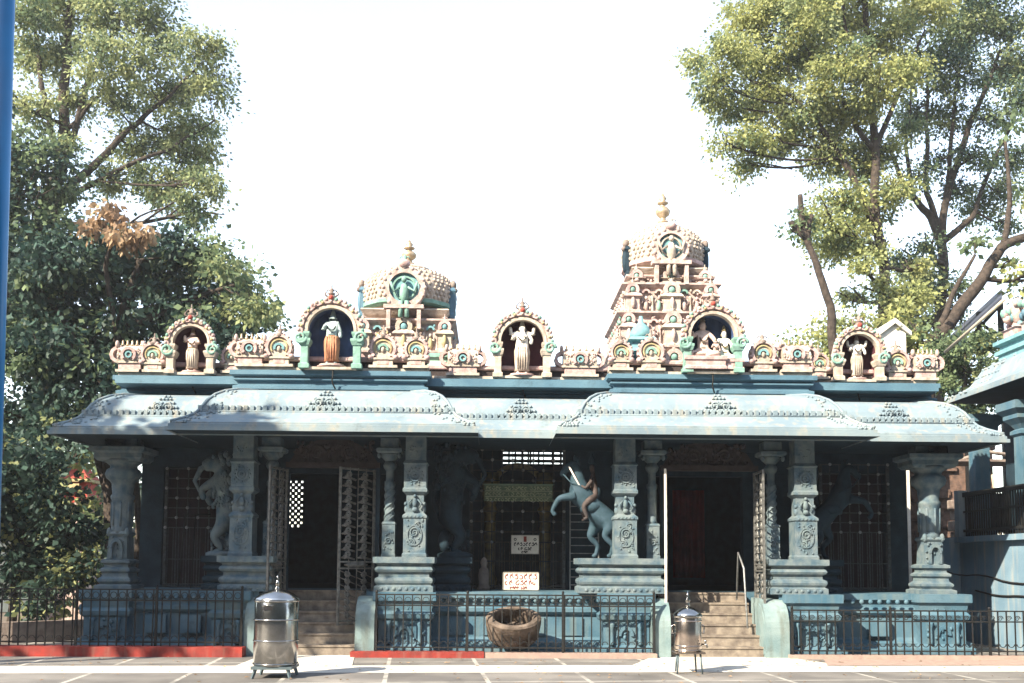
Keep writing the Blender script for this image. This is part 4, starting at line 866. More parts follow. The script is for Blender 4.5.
# ================================================================= METAL URNS
def drum(x, y, body, label, prof, m, legh, lr, knobz, handle, tap, hoops, name):
    root = empty(name, (x, y, 0), label, 'water drum')
    b = MB(); b.lathe(0, 0, prof, 40); b.build('drum', m, root)
    for z in hoops: h = MB(); h.lathe(0, 0, [(body, z-.012), (body+.012, z-.006), (body+.012, z+.006), (body, z+.012)], 40); h.build('hoop', m, root)
    return root
dx, dy = X(276, 14.75, 640), 14.75
d1 = drum(dx, dy, .315, 'tall dented stainless steel drum with domed lid on four short legs at the left stairs', [(.30, .165), (.315, .18), (.318, .5), (.313, .75), (.316, 1.09), (.30, 1.12)], 'steel', .16, .3, 0, 0, 0, (.2, .53, .83, 1.1), 'steel_drum')
b = MB(); b.lathe(0, 0, [(.325, 1.085), (.325, 1.12), (.30, 1.15), (.24, 1.20), (.14, 1.245), (.06, 1.262), (.05, 1.27)], 40); lid = b.build('lid', 'steel', d1)
b = MB(); b.lathe(0, 0, [(.04, 1.268), (.045, 1.28), (.018, 1.30), (.03, 1.33), (.035, 1.35), (.018, 1.38), (.012, 1.41), (.016, 1.43), (.004, 1.47)], 14); b.build('knob', 'steel', lid)
b = MB(); b.box(-.12, -.0, -.318, -.285, .975, 1.02); b.build('handle_slot', 'letters', d1)
b = MB(); b.tube([(-.14, -.30, 1.035), (-.06, -.325, 1.045), (.02, -.31, 1.035)], .012, 6); b.build('handle', 'steel', d1)
b = MB(); b.lathe(-.08, -.0, [(.31, .12), (.31, .165)], 4, 0, math.pi/4, False) if False else b.box(-.29, .29, -.29, .29, .13, .168); b.build('stand_frame', 'stand', d1)
for sx, sy in ((-1, -1), (1, -1), (-1, 1), (1, 1)):
    b = MB(); b.tube([(sx*.23, sy*.24, .135), (sx*.27, sy*.27, 0.0)], [.028, .022], 4, 0, False); b.build('leg', 'stand', d1)
dx, dy = X(688, 15.5, 640), 15.5
d2 = drum(dx, dy, .205, 'small warm toned metal urn with finial lid on three thin legs at the right stairs', [(.20, .33), (.207, .34), (.205, .6), (.205, .86), (.2, .87)], 'copper', .3, .2, 0, 0, 0, (.36, .42, .80), 'steel_urn')
b = MB(); b.lathe(0, 0, [(.222, .85), (.222, .885), (.20, .92), (.14, .97), (.06, 1.005), (.02, 1.015)], 36); lid = b.build('lid', 'steel', d2)
b = MB(); b.lathe(0, 0, [(.02, 1.01), (.045, 1.03), (.02, 1.06), (.04, 1.10), (.045, 1.12), (.02, 1.155), (.025, 1.18), (.006, 1.25)], 14); b.build('knob', 'steel', lid)
b = MB(); b.box(-.21, .23, -.20, .20, .305, .33); b.build('stand_frame', 'copper', d2)
for x_, y_ in ((-.17, -.12), (.16, -.14), (.14, .17), (-.14, .17)):
    b = MB(); b.tube([(x_, y_, .31), (x_*1.15, y_*1.15, 0)], [.016, .013], 5); b.build('leg', 'stand', d2)
b = MB(); b.tube([(.18, -.12, .45), (.25, -.17, .45), (.26, -.18, .40)], .014, 6); b.ell(.235, -.16, .49, .02, .02, .03); b.build('tap', 'steel', d2)
for s in (-1, 1): b = MB(); b.tube([(s*.2, 0, .62), (s*.25, 0, .60), (s*.25, 0, .72), (s*.2, 0, .74)], .01, 6); b.build('handle', 'steel', d2)

# ================================================================= STONE TROUGH
b = MB(); n = 28; P = [(.40, 0), (.46, .1), (.50, .5), (.50, .66), (.46, .70), (.37, .70), (.34, .62), (.32, .35)]
b.lathe(0, 0, P[:5], n); b2 = MB(); vs = []
for r_, z in P[3:]:
    for k in range(n): a = 2*math.pi*k/n; vs.append((r_*math.cos(a), r_*math.sin(a), z))
b = MB(); prof = P; vs = []
for r_, z in prof:
    for k in range(n): a = 2*math.pi*k/n; vs.append((r_*math.cos(a)*(1+.03*math.sin(3*a)), r_*math.sin(a), z))
fs = [(i*n+k, i*n+(k+1) % n, (i+1)*n+(k+1) % n, (i+1)*n+k) for i in range(len(prof)-1) for k in range(n)]+[tuple(range(n)), tuple((len(prof)-1)*n+k for k in range(n))]
b.add(vs, fs, 0, False)
M['trough'] = mat('trough_stone', (.17, .135, .11), (.07, .055, .045), 5, .9, bump=.8, bscale=18, grime=.7); o = b.build('stone_trough', 'trough'); o.location = (X(513, 18.35, 640), 18.40, .27); o.scale = (1, .62, .8); o.rotation_euler.x = R(38); tag(o, 'rough round stone trough with dark hollow behind the centre fence', 'trough')

# ================================================================= TREES
def make_leaves(name, clumps, n_sub, n_leaf, size, m, parent, droop=.3, sub_r=.35, seed=1):
    g = np.random.default_rng(seed); C = []
    for (c, r) in clumps:
        c = np.array(c, float); r = np.array(r if hasattr(r, '__len__') else (r, r, r), float)
        k = max(3, int(n_sub*(r[0]*r[2])**.9))
        d = g.normal(size=(k, 3)); d /= np.linalg.norm(d, axis=1)[:, None]; q = c+d*r*(g.random((k, 1))**.45)
        C.append(q)
    C = np.concatenate(C); K = len(C); sr = sub_r*g.uniform(.55, 1.3, K)
    ctr = np.repeat(C, n_leaf, 0); off = g.normal(size=(K*n_leaf, 3))*np.repeat(sr, n_leaf)[:, None]*np.array([.62, .62, .42]); p = ctr+off
    N = len(p); sz = size*g.uniform(.45, 1.6, N)
    d = off+g.normal(size=(N, 3))*.25*sub_r; d[:, 2] -= droop*np.abs(g.normal(size=N))*sub_r*1.5; d /= np.linalg.norm(d, axis=1)[:, None]+1e-9
    q = np.cross(d, g.normal(size=(N, 3))); q /= np.linalg.norm(q, axis=1)[:, None]+1e-9
    a = p; L = sz[:, None]; Wd = sz[:, None]*.34
    V = np.stack([a, a+d*L*.5+q*Wd, a+d*L, a+d*L*.45-q*Wd], 1).reshape(-1, 3)
    me = bpy.data.meshes.new(name); me.vertices.add(4*N); me.vertices.foreach_set('co', V.ravel().astype(np.float32))
    me.loops.add(4*N); me.loops.foreach_set('vertex_index', np.arange(4*N, dtype=np.int32)); me.polygons.add(N)
    me.polygons.foreach_set('loop_start', np.arange(0, 4*N, 4, dtype=np.int32)); me.polygons.foreach_set('loop_total', np.full(N, 4, np.int32))
    me.update(calc_edges=True)
    ms = m if isinstance(m, (list, tuple)) else [m]
    for x in ms: me.materials.append(M[x])
    if len(ms) > 1:
        mi = np.repeat(g.choice(len(ms), K, p=[.62]+[.38/(len(ms)-1)]*(len(ms)-1)), n_leaf).astype(np.int32); me.polygons.foreach_set('material_index', mi)
    o = bpy.data.objects.new(name, me); col.objects.link(o); o.parent = parent
    return C
def wob(p0, p1, n, a, g):
    p0, p1 = Vector(p0), Vector(p1); L = (p1-p0).length
    return [p0.lerp(p1, i/n)+(Vector([g.uniform(-1, 1) for _ in range(3)])*a*L if 0 < i < n else Vector()) for i in range(n+1)]
def tree(name, base, limbs, clumps, label, leafargs, group=None, seed=1, twig=.03, twigs=5):
    """limbs: list of (points, r0, r1) in world metres; clumps: list of (centre, radius)"""
    root = empty(name, base, label, 'tree', group); g = random.Random(seed); B = Vector(base); t = MB(); nodes = []
    for pts, ra, rb in limbs:
        P = []; pts = [Vector(p)-B for p in pts]
        for i in range(len(pts)-1): P += wob(pts[i], pts[i+1], 3, .035, g)[:-1]
        P.append(pts[-1]); P = smooth_path(P, 1); n = len(P)
        t.tube(P, [ra+(rb-ra)*i/(n-1) for i in range(n)], 8); nodes += [(p, ra+(rb-ra)*i/(n-1)) for i, p in enumerate(P) if i > n*.3]
        cl = [(Vector(c)-B, r) for c, r in clumps]; br = t
    for c, r in cl:
        p, rr = min(nodes, key=lambda q: (q[0]-c).length+max(0, q[0].z-c.z)*1.5)
        r3 = r if hasattr(r, '__len__') else (r, r, r); r_ = min(max(rr*.5, twig*.7), .09)
        mid = p.lerp(c, .5)+Vector((0, 0, -.1*(p-c).length*g.random()))
        Q = smooth_path([p, mid, c], 2); br.tube(Q, [r_*(1-.6*i/(len(Q)-1)) for i in range(len(Q))], 6)
        for k in range(twigs):
            d = Vector((g.gauss(0, 1)*r3[0], g.gauss(0, 1)*r3[1], abs(g.gauss(0, 1))*r3[2]))*.6; s = mid.lerp(c, g.random())
            br.tube(smooth_path(wob(s, c+d, 2, .08, g), 1), [r_*.5, r_*.42, r_*.36, r_*.3, r_*.22, r_*.15][:6] if False else [r_*.5*(1-.7*i/5) for i in range(6)], 5)
    br.build('trunk', 'bark', root)
    for la in leafargs:
        la = dict(la); sel = la.pop('sel', None); make_leaves('crown', [(tuple(c), r) for i, (c, r) in enumerate(cl) if sel is None or sel(i)], parent=root, seed=seed+hash(la['m'] if isinstance(la['m'], str) else la['m'][0]) % 1 + len(la), **la)
    return root
def A(px, py, Y): return tuple(at(px, py, Y))
def C(L, Y, jit=1.0, seed=0):      # clumps measured as picture place + radius, given real depth
    g = random.Random(seed); out = []
    for px, py, r in L: y = Y+g.uniform(-1, 1)*jit; s = y/F; out.append((A(px, py, y), (r*s, r*s*1.1, r*s*.8)))
    return out
# left background: tall feathery tree
Y = 31
tree('tall_tree', (A(60, 560, Y)[0], Y, 0),
     [([(A(60, 560, Y)[0], Y, 0), A(45, 400, Y), A(38, 240, Y), A(62, 165, Y), A(68, 60, Y), A(75, -40, Y)], .40, .07),
      ([A(38, 240, Y), A(70, 185, Y), A(110, 150, Y), A(150, 110, Y), A(195, 70, Y)], .18, .035),
      ([A(62, 165, Y), A(85, 90, Y), A(120, 20, Y), A(135, -30, Y)], .12, .03),
      ([A(40, 215, Y), A(60, 205, Y), A(110, 175, Y), A(170, 150, Y), A(215, 120, Y)], .13, .03),
      ([A(62, 165, Y), A(40, 80, Y), A(30, 0, Y)], .12, .04), ([A(66, 130, Y), A(100, 95, Y), A(125, 60, Y)], .08, .03)],
     C([(30, 20, 34), (70, 10, 36), (110, 15, 32), (150, 15, 24), (60, 55, 28), (100, 60, 30), (135, 55, 26), (165, 45, 20), (195, 50, 24), (215, 45, 14), (185, 85, 26), (210, 95, 20), (155, 95, 26), (115, 105, 24), (75, 100, 22), (30, 110, 26), (200, 130, 26), (170, 135, 26), (225, 75, 10), (140, 150, 28), (185, 165, 28), (205, 185, 20), (160, 190, 28), (110, 180, 22), (195, 212, 24), (60, 150, 16), (30, 60, 24), (140, -20, 40), (60, -30, 50), (200, 155, 18)], Y, 1.5, 3),
     'tall feathery pale green tree behind the left end of the hall', [dict(n_sub=36, n_leaf=90, size=.105, m=['leaf_light', 'leaf_mid'], sub_r=.36, droop=.5)], 'trees around the temple', 11, .02, 9)
# greener mass at far left
Y = 27
tree('leafy_tree', (-14, Y, 0), [([(-14, Y, 0), (-13.9, Y, 4), A(10, 260, Y), A(20, 180, Y)], .3, .08)],
     C([(10, 150, 34), (40, 165, 34), (65, 190, 24), (15, 200, 40), (50, 225, 34), (-20, 180, 50), (0, 250, 50), (-30, 90, 40)], Y, 1, 4),
     'mid green leafy tree at the left edge below the tall feathery tree', [dict(n_sub=36, n_leaf=44, size=.14, m=['leaf_mid', 'leaf_dark'], sub_r=.42)], 'trees around the temple', 12)
# dark broad tree hugging the left end
Y = 24.5
tree('dark_tree', (-9.3, Y, 0), [([(-9.3, Y, 0), (-9.2, Y, 3), A(120, 330, Y), A(140, 260, Y)], .28, .08), ([(-9.2, Y, 3), A(70, 330, Y), A(30, 280, Y)], .16, .05), ([A(120, 330, Y), A(190, 300, Y), A(235, 285, Y)], .12, .04)],
     C([(30, 300, 50), (80, 290, 45), (130, 270, 42), (170, 265, 36), (205, 265, 28), (235, 280, 26), (255, 305, 20), (240, 315, 26), (200, 305, 40), (150, 320, 45), (95, 345, 50), (40, 360, 50), (0, 330, 50), (215, 335, 36), (265, 325, 12), (180, 250, 26), (225, 262, 18), (110, 385, 40), (60, 410, 40), (20, 420, 40), (110, 245, 28), (60, 262, 34), (20, 270, 40)], Y, 1.3, 5),
     'broad dark leaved tree overhanging the left end of the eave', [dict(n_sub=42, n_leaf=50, size=.15, m=['leaf_dark', 'leaf_mid', 'leaf_dark'], sub_r=.40, droop=.5, sel=lambda i: i not in (5, 6, 7, 14, 16, 4)), dict(n_sub=46, n_leaf=56, size=.13, m=['leaf_mid', 'leaf_light'], sub_r=.40, droop=.5, sel=lambda i: i in (5, 6, 7, 14, 16, 4))], 'trees around the temple', 13)
make = C([(95, 225, 14), (115, 215, 16), (135, 235, 16), (120, 240, 14), (150, 235, 8)], 23.2, .3, 6)
tree('dry_branch_tree', (-8.8, 25.4, 0), [([(-8.8, 25.4, 0), (-8.9, 25.2, 3.5), A(105, 270, 23.6), A(115, 235, 23.3)], .12, .03)], make, 'thin tree with a spray of dry orange brown leaves above the dark tree', [dict(n_sub=60, n_leaf=26, size=.15, m='leaf_dry', sub_r=.2, droop=1.6)], 'trees around the temple', 14)
# low dark shrubs at the left
Y = 22.5
tree('dark_shrub', (-10.6, Y, 0), [([(-10.6, Y, 0), (-10.5, Y, 1.6), (-10.3, Y, 3)], .12, .04)],
     C([(10, 460, 45), (45, 470, 30), (30, 520, 45), (70, 540, 26), (20, 570, 40), (75, 575, 26), (50, 500, 30), (0, 500, 50), (-40, 480, 70), (90, 535, 14), (100, 560, 12), (45, 600, 22), (88, 440, 12), (60, 432, 20)], Y, .8, 7),
     'dense dark shrub beside the far left round column', [dict(n_sub=44, n_leaf=50, size=.14, m=['leaf_dark', 'leaf_dark', 'leaf_light'], sub_r=.32)], 'shrubs around the temple', 15)
tree('green_shrub', (-10.2, 26.5, 0), [([(-10.2, 26.5, 0), (-10, 26.5, 2), (-9.8, 26.5, 4)], .1, .03)],
     C([(70, 450, 18), (100, 460, 18), (60, 520, 30), (95, 510, 24), (90, 550, 30), (110, 480, 14), (50, 570, 30)], 26.5, .5, 8),
     'bright green shrub showing past the left round column', [dict(n_sub=22, n_leaf=36, size=.17, m=['leaf_olive', 'leaf_mid'], sub_r=.35)], 'shrubs around the temple', 16)
# right background
Y = 30
bk = lambda px, py: A(px, py, Y)
tree('tall_tree', (A(885, 560, Y)[0], Y, 0),
     [([(A(885, 560, Y)[0], Y, 0), bk(886, 400), bk(884, 320), bk(882, 250), bk(874, 190), bk(872, 110), bk(866, 30), bk(860, -60)], .24, .07),
      ([bk(880, 235), bk(850, 170), bk(815, 120), bk(790, 95), bk(750, 80)], .13, .035), ([bk(874, 150), bk(835, 90), bk(800, 40)], .1, .03), ([bk(874, 150), bk(900, 90), bk(925, 30)], .1, .03), ([bk(872, 100), bk(845, 30), bk(835, -30)], .08, .03)],
     C([(745, 20, 26), (775, 10, 34), (810, 15, 36), (850, 10, 38), (730, 55, 24), (765, 55, 34), (805, 60, 36), (845, 65, 34), (885, 40, 34), (700, 60, 14), (712, 82, 20), (725, 105, 22), (760, 100, 32), (800, 110, 34), (840, 115, 32), (875, 95, 30), (750, 135, 24), (725, 145, 12), (745, 165, 14), (785, 145, 22), (825, 160, 26), (860, 165, 26), (840, 205, 26), (870, 215, 24), (820, 225, 20), (850, 240, 24), (830, 250, 16), (885, 150, 20), (895, 190, 18), (865, 270, 14), (885, 285, 14), (905, 300, 18), (900, 325, 18), (915, 270, 14), (890, 345, 16), (850, 300, 12), (920, 10, 34), (905, 70, 24), (880, 250, 10), (800, -30, 50), (870, -40, 50)], Y, 1.6, 9),
     'tall tree with olive green crown and upright trunk behind the right bay', [dict(n_sub=46, n_leaf=100, size=.10, m=['leaf_olive', 'leaf_mid', 'leaf_light'], sub_r=.36, droop=.5)], 'trees around the temple', 17, .02, 8)
Y2 = 33; bk2 = lambda px, py: A(px, py, Y2)
tree('tall_tree', (A(935, 560, Y2)[0], Y2, 0),
     [([(A(935, 560, Y2)[0], Y2, 0), bk2(938, 400), bk2(940, 320), bk2(942, 245), bk2(930, 215), bk2(905, 190), bk2(890, 150)], .27, .06),
      ([bk2(942, 245), bk2(945, 205), bk2(965, 140), bk2(985, 90), bk2(1000, 50)], .16, .05), ([bk2(940, 232), bk2(925, 190), bk2(925, 120), bk2(930, 60)], .12, .04),
      ([bk2(945, 240), bk2(975, 215), bk2(990, 170), bk2(1015, 120)], .12, .04), ([bk2(943, 220), bk2(950, 150), bk2(955, 90), bk2(970, 40)], .1, .03), ([bk2(912, 195), bk2(905, 140), bk2(912, 80)], .09, .03)],
     C([(930, 60, 30), (965, 30, 34), (1000, 25, 30), (960, 75, 28), (1000, 70, 26), (915, 110, 22), (950, 115, 22), (1020, 100, 26), (985, 120, 16), (975, 155, 20), (905, 130, 16), (1015, 160, 20), (940, 160, 14), (920, 175, 14), (1000, 195, 22), (960, 190, 16), (1040, 60, 40), (980, -20, 50), (900, 260, 14), (918, 275, 18), (905, 300, 20), (930, 290, 14), (955, 290, 14), (945, 320, 18), (925, 325, 18), (980, 210, 16), (1010, 225, 12), (925, 245, 12)], Y2, 1.6, 10),
     'tall tree forking into many dark stems behind the right outer bay', [dict(n_sub=44, n_leaf=84, size=.10, m=['leaf_mid', 'leaf_light', 'leaf_dark'], sub_r=.42, droop=.5)], 'trees around the temple', 18, .02, 8)
Y3 = 27; bk3 = lambda px, py: A(px, py, Y3)
tree('leaning_tree', (A(925, 560, Y3)[0], Y3, 0), [([(A(925, 560, Y3)[0], Y3, 0), bk3(925, 420), bk3(932, 345), bk3(955, 315), bk3(985, 275), bk3(1003, 245), bk3(1040, 232), bk3(1075, 200)], .24, .10), ([bk3(1003, 245), bk3(1010, 200), bk3(1005, 140)], .1, .04), ([bk3(935, 340), bk3(950, 300), bk3(975, 255)], .12, .04)],
     C([(1010, 265, 16), (1030, 280, 20), (1050, 200, 30), (915, 330, 20), (930, 350, 18), (905, 350, 14), (1010, 120, 16), (975, 240, 12)], Y3, .6, 11),
     'thick dark trunk leaning right over the side building roof', [dict(n_sub=22, n_leaf=38, size=.16, m=['leaf_mid', 'leaf_olive'], sub_r=.35)], 'trees around the temple', 19)
tree('pollarded_tree', (A(838, 560, 26)[0], 26, 0), [([(A(838, 560, 26)[0], 26, 0), A(836, 400, 26), A(832, 310, 26), A(818, 270, 26), A(806, 238, 26), A(800, 195, 26)], .15, .07), ([A(806, 238, 26), A(790, 222, 26)], .1, .08), ([A(806, 240, 26), A(812, 215, 26)], .08, .06)],
     C([(792, 232, 9), (800, 215, 7), (812, 228, 9)], 26, .2, 12), 'lopped leaning trunk with a small leafy tuft right of the taller tower', [dict(n_sub=40, n_leaf=26, size=.12, m='leaf_mid', sub_r=.2)], 'trees around the temple', 20, twigs=2)
tree('olive_bush', (A(850, 560, 29)[0], 29, 0), [([(A(850, 560, 29)[0], 29, 0), A(850, 400, 29), A(850, 340, 29)], .15, .05)],
     C([(790, 345, 16), (815, 335, 20), (845, 325, 22), (870, 335, 24), (830, 355, 26), (865, 365, 26), (800, 365, 22), (895, 320, 20), (920, 300, 16)], 29, .8, 13), 'round olive green bush rising behind the parapet of the right outer bay', [dict(n_sub=34, n_leaf=50, size=.12, m=['leaf_olive', 'leaf_light'], sub_r=.36)], 'shrubs around the temple', 21)
tree('hedge_bush', (A(965, 560, 25)[0], 25, 0), [([(A(965, 560, 25)[0], 25, 0), A(965, 400, 25), A(965, 370, 25)], .12, .05)],
     C([(950, 350, 16), (965, 345, 18), (985, 345, 16), (960, 375, 20), (985, 370, 16), (945, 385, 14), (970, 395, 18), (945, 365, 14), (955, 410, 14), (975, 420, 14), (990, 400, 14), (940, 345, 10)], 25, .6, 14), 'fine leaved green bush between the hall and the side building', [dict(n_sub=110, n_leaf=60, size=.085, m=['leaf_mid', 'leaf_dark', 'leaf_light'], sub_r=.2)], 'shrubs around the temple', 22)
# tree standing outside the frame on the left of the court, whose shade falls on the left bay
tree('shade_tree', (-14.5, 11.0, 0), [([(-14.5, 11.0, 0), (-14.4, 11.1, 4), (-14.2, 11.2, 9)], .3, .12), ([(-14.4, 11.1, 4), (-12.2, 11.1, 8)], .15, .06), ([(-14.4, 11.1, 4), (-16.4, 11.2, 8.5)], .15, .06)],
     [((x-.599*t*.8, y-.559*t*.8, z+.574*t*.8), r) for x, y, z, t, r in ((-7.8, 18.7, 1.2, 17, 1.1), (-6.2, 18.7, .95, 16, 1.0), (-4.6, 18.7, 1.3, 17, 1.0), (-3.3, 18.7, 1.7, 16, .8), (-7.6, 18.7, 2.5, 17.5, 1.0), (-5.9, 18.7, 2.4, 16.5, .9), (-4.4, 18.7, 2.5, 17, .9), (-9.2, 18.5, 2.2, 17, 1.2), (-3.1, 18.6, 2.6, 16.6, .6), (-5.2, 18.7, .8, 17.5, .8), (-6.6, 20.7, 2.3, 18, 1.0), (-5.9, 20.7, 1.6, 18.5, .9), (-7.2, 20.6, 1.5, 18, .9), (-2.9, 18.5, .9, 17, .55), (-8.8, 18.5, .9, 16.5, .9))],
     'spreading tree in the court left of the temple', [dict(n_sub=40, n_leaf=34, size=.26, m='leaf_mid', sub_r=.42)], 'trees around the temple', 23)

# made-up halls out of view, added to block sky light on the facade
def sky_block_hall(loc, label, x0, x1, y0, y1, h, face):
    o_ = empty('sky_block_hall', loc, label, 'building'); b = MB()
    b.rect(x0, x1, y0, y1, [(0, 0), (0, h*.48), (.4, h*.5), (.4, h*.53), (0, h*.55), (0, h-.3), (.5, h-.2), (.5, h)]); b.build('wall', 'hallpaint', o_)
    L = (x1-x0) if face == 'y' else (y1-y0); n = int(L/3)
    for i in range(n):
        for z in (1.2, h*.55+1.2):
            w_ = MB(); c = (x0 if face == 'y' else y0)+(i+.5)*L/n
            if face == 'y': w_.box(c-.6, c+.6, y1, y1+.05, z, z+1.7)
            else: w_.box(x1, x1+.05, c-.6, c+.6, z, z+1.7)
            w_.build('window', 'dark', o_)
M['hallpaint'] = mat('hall_paint', (.10, .12, .12), (.07, .08, .08), 1, .8, streak=.4)
sky_block_hall((10, -14, 0), 'unseen tall hall added behind the camera to block sky light', -27, 40, -6, 4, 20, 'y')
sky_block_hall((-32, -14, 0), 'unseen lower hall added at the rear corner to block sky light', -16, 14.9, -6, 4, 15, 'y')
sky_block_hall((-34, 8, 0), 'unseen low hall added on the left to block sky light', -6, 2, -10, 22, 12, 'x')

# ================================================================= RIGHT SIDE BUILDING
sb = empty('side_building', (10.6, 20, 0), 'pale blue side hall with curved eave and painted roof figures at the right edge', 'building')
def sp_(mb, name, mats, parent=None):
    o = mb.build(name, mats, parent or sb)
    if parent is None: o.location = (-10.6, -20, 0)
    return o
M['sidewall'] = mat('side_wall_paint', (.17, .26, .33), (.12, .2, .27), 1.5, .7, streak=.6, dirt=(.35, .33, .28))
b = MB(); b.box(10.55, 16, 10.5, 22.6, 0, 2.32); b.box(10.42, 10.55, 10.5, 22.6, 2.2, 2.32); b.box(9.75, 10.549, 22.3, 22.6, 0, 2.3); sp_(b, 'podium_wall', 'sidewall')
b = MB(); b.box(11.6, 16, 12, 22.2, 2.32, 5.2); sp_(b, 'hall_wall', 'dark')
for y in (21.9, 19.95, 17.6, 15):
    b = MB(); x = 10.85; b.rect(x-.16, x+.16, y-.16, y+.16, [(.08, 2.32), (.08, 2.45), (0, 2.5), (0, 4.3), (.05, 4.35), (.05, 4.42), (-.02, 4.46), (.04, 4.55), (.14, 4.66), (.14, 4.74), (.24, 4.84), (.24, 5.0)]); sp_(b, 'column', 'blue')
b = MB(); kp = [(0, 5.30), (0, 5.36), (.03, 5.37), (.03, 5.42), (.2, 5.50), (.36, 5.62), (.46, 5.78), (.55, 5.95), (.7, 6.06), (.9, 6.12), (1.5, 6.15)]
vs = []
for o_, z in kp: vs += [(16, 22.0-o_, z-.0), (10.2+o_, 22.0-o_, z), (10.2+o_, 10+o_, z), (16, 10+o_, z)]
b.add(vs, [(i*4+k, i*4+k+1, i*4+k+5, i*4+k+4) for i in range(len(kp)-1) for k in range(3)], 0); b.box(10.22, 16, 10.1, 21.98, 5.30, 5.34, 1)
rr = random.Random(3)
for i in range(70): j = rr.uniform(3, 9); a = int(j); q = rr.uniform(0, .5); b.ell(10.2+kp[a][0]+q, 22.0-kp[a][0], kp[a][1], .03, .04, .03, 0, 6, 4); b.ell(10.2+kp[a][0], 22.0-kp[a][0]-q*2, kp[a][1], .04, .03, .03, 0, 6, 4)
sp_(b, 'eave', ['eave', 'ceil'])
b = MB(); b.rect(11.0, 16, 11, 21.2, [(0, 6.1), (0, 6.2), (.06, 6.22), (.06, 6.3), (-.02, 6.33), (-.02, 6.4), (.08, 6.44), (.08, 6.52)]); sp_(b, 'cornice', 'aqua')
b = MB(); rr = random.Random(8)
for i in range(9):
    y = 20.9-i*.75; x = 11.3; r_ = .33
    b.rect(x-.2, x+.3, y-.26, y+.26, [(0, 6.5), (0, 6.72), (.04, 6.75), (-.05, 6.8)], i % 3)
    for k in range(24): b.ell(x+rr.uniform(-.15, .2), y+rr.uniform(-.28, .28), rr.uniform(6.8, 7.3), .07, .07, .09, rr.randrange(5), 6, 4)
    b.ell(x, y, 7.15, .16, .16, .3, (i+1) % 5)
b.rect(12, 14.5, 13, 20.4, [(0, 6.5), (0, 7.2), (.15, 7.3), (-.3, 7.6), (-.3, 8.2), (-.1, 8.3), (-.8, 8.8)], 0)
for i in range(160): z = rr.uniform(6.7, 8.3); o_ = .35*(z-6.7)/1.6; b.ell(12-.05+o_, rr.uniform(13, 20.4), z, .1, .1, .13, rr.randrange(5), 6, 4) if rr.random() < .5 else b.ell(rr.uniform(12, 14.3), 20.4-o_+.05-.05, z, .1, .12, .13, rr.randrange(5), 6, 4)
for i in range(60): b.ell(rr.uniform(11.0, 12.2), 20.95, rr.uniform(6.6, 7.25), .09, .09, .11, rr.randrange(5), 6, 4)
sp_(b, 'roof_carving', ['pink', 'palepink', 'aqua', 'cornice', 'green'])
for y in (22.0, 16.): b = MB(); b.box(10.4, 10.6, y, y+.2, 2.32, 3.35); sp_(b, 'railing_post', 'eave')
b = MB(); b.box(10.49, 10.55, 12, 22.0, 3.2, 3.3); b.box(10.49, 10.55, 12, 22, 2.42, 2.48); b.box(10.5, 10.54, 12, 22, 2.85, 2.89); b.box(10.6, 11.6, 22.05, 22.1, 2.42, 3.3)
for i in range(100): y = 12+i*.1; b.box(10.505, 10.535, y-.012, y+.012, 2.33, 3.2)
sp_(b, 'railing', 'iron')
def cable(pts, r, label, name='cable'):
    b = MB(); b.tube(smooth_path([Vector(p) for p in pts], 2), r, 5); o = b.build(name, 'wire'); tag(o, label, 'cable'); return o
cable([(9.7, 22.1, 1.75), (10.3, 22.0, 1.45), (10.53, 21.2, 1.5), (10.53, 20, 1.3), (10.53, 18, 1.4)], .018, 'upper black cable sagging along the side building wall')
cable([(10.53, 21.6, 1.15), (10.53, 20.6, 1.05), (10.53, 19.6, 1.1), (10.53, 18, 1.0)], .02, 'lower black cable clipped to the side building wall')
b = MB(); p0, p1 = at(945, 352, 21.2), at(1000, 318, 19.5); b.tube([at(945, 352, 22.6), at(1004, 300, 20.0)], .035, 6); tag(b.build('bamboo_pole', 'rod'), 'long pale pole leaning from the hall roof up to the side building', 'pole')
# brown wall, stacked blocks and debris between the buildings
b = MB(); b.rect(9.4, 14, 27.5, 27.9, [(0, 0), (0, 4.9), (.06, 4.92), (.06, 5.05)]); 
rr = random.Random(5)
for i in range(120): x, z = rr.uniform(9.4, 12.5), rr.uniform(1.5, 4.8); b.box(x, x+rr.uniform(.2, .45), 27.42-rr.random()*.05, 27.5, z, z+.16)
tag(b.build('brick_wall', 'brown'), 'brown rough brick wall seen between hall and side building', 'wall')
b = MB(); x0 = X(948, 24.5, 500)
for r_ in range(5):
    for c_ in range(3):
        xx = x0+c_*.32+(r_ % 2)*.06; b.rect(xx+.02, xx+.29, 24.3, 24.6, [(-.01, 2.02+r_*.26), (0, 2.04+r_*.26), (0, 2.24+r_*.26), (-.01, 2.26+r_*.26)])
tag(b.build('block_stack', 'stone'), 'stack of pale stone blocks behind the right round column', 'block stack')
b = MB(); b.box(x0-.3, x0+1.6, 24.2, 25.2, 0, 2.02); tag(b.build('masonry_ledge', 'brown'), 'brown masonry ledge under the stone blocks', 'wall')
b = MB()
for i in range(3): b.tube([(x0+.9+i*.12, 24.1, 2.0), (x0+.5+i*.2, 24.1, 4.1)], .03, 5)
tag(b.build('timber_poles', 'rod'), 'bundle of thin poles leaning behind the right end of the hall', 'poles')
b = MB(); b.tube([(x0-.4, 23.9, 4.1), (x0+.7, 23.9, 4.45), (x0+1.8, 23.9, 4.3)], .05, 6); b.box(x0-.2, x0+1.7, 23.8, 25, 4.2, 4.26); tag(b.build('lean_to_roof', 'stone'), 'ragged low lean-to roof right of the hall under the tree', 'roof')
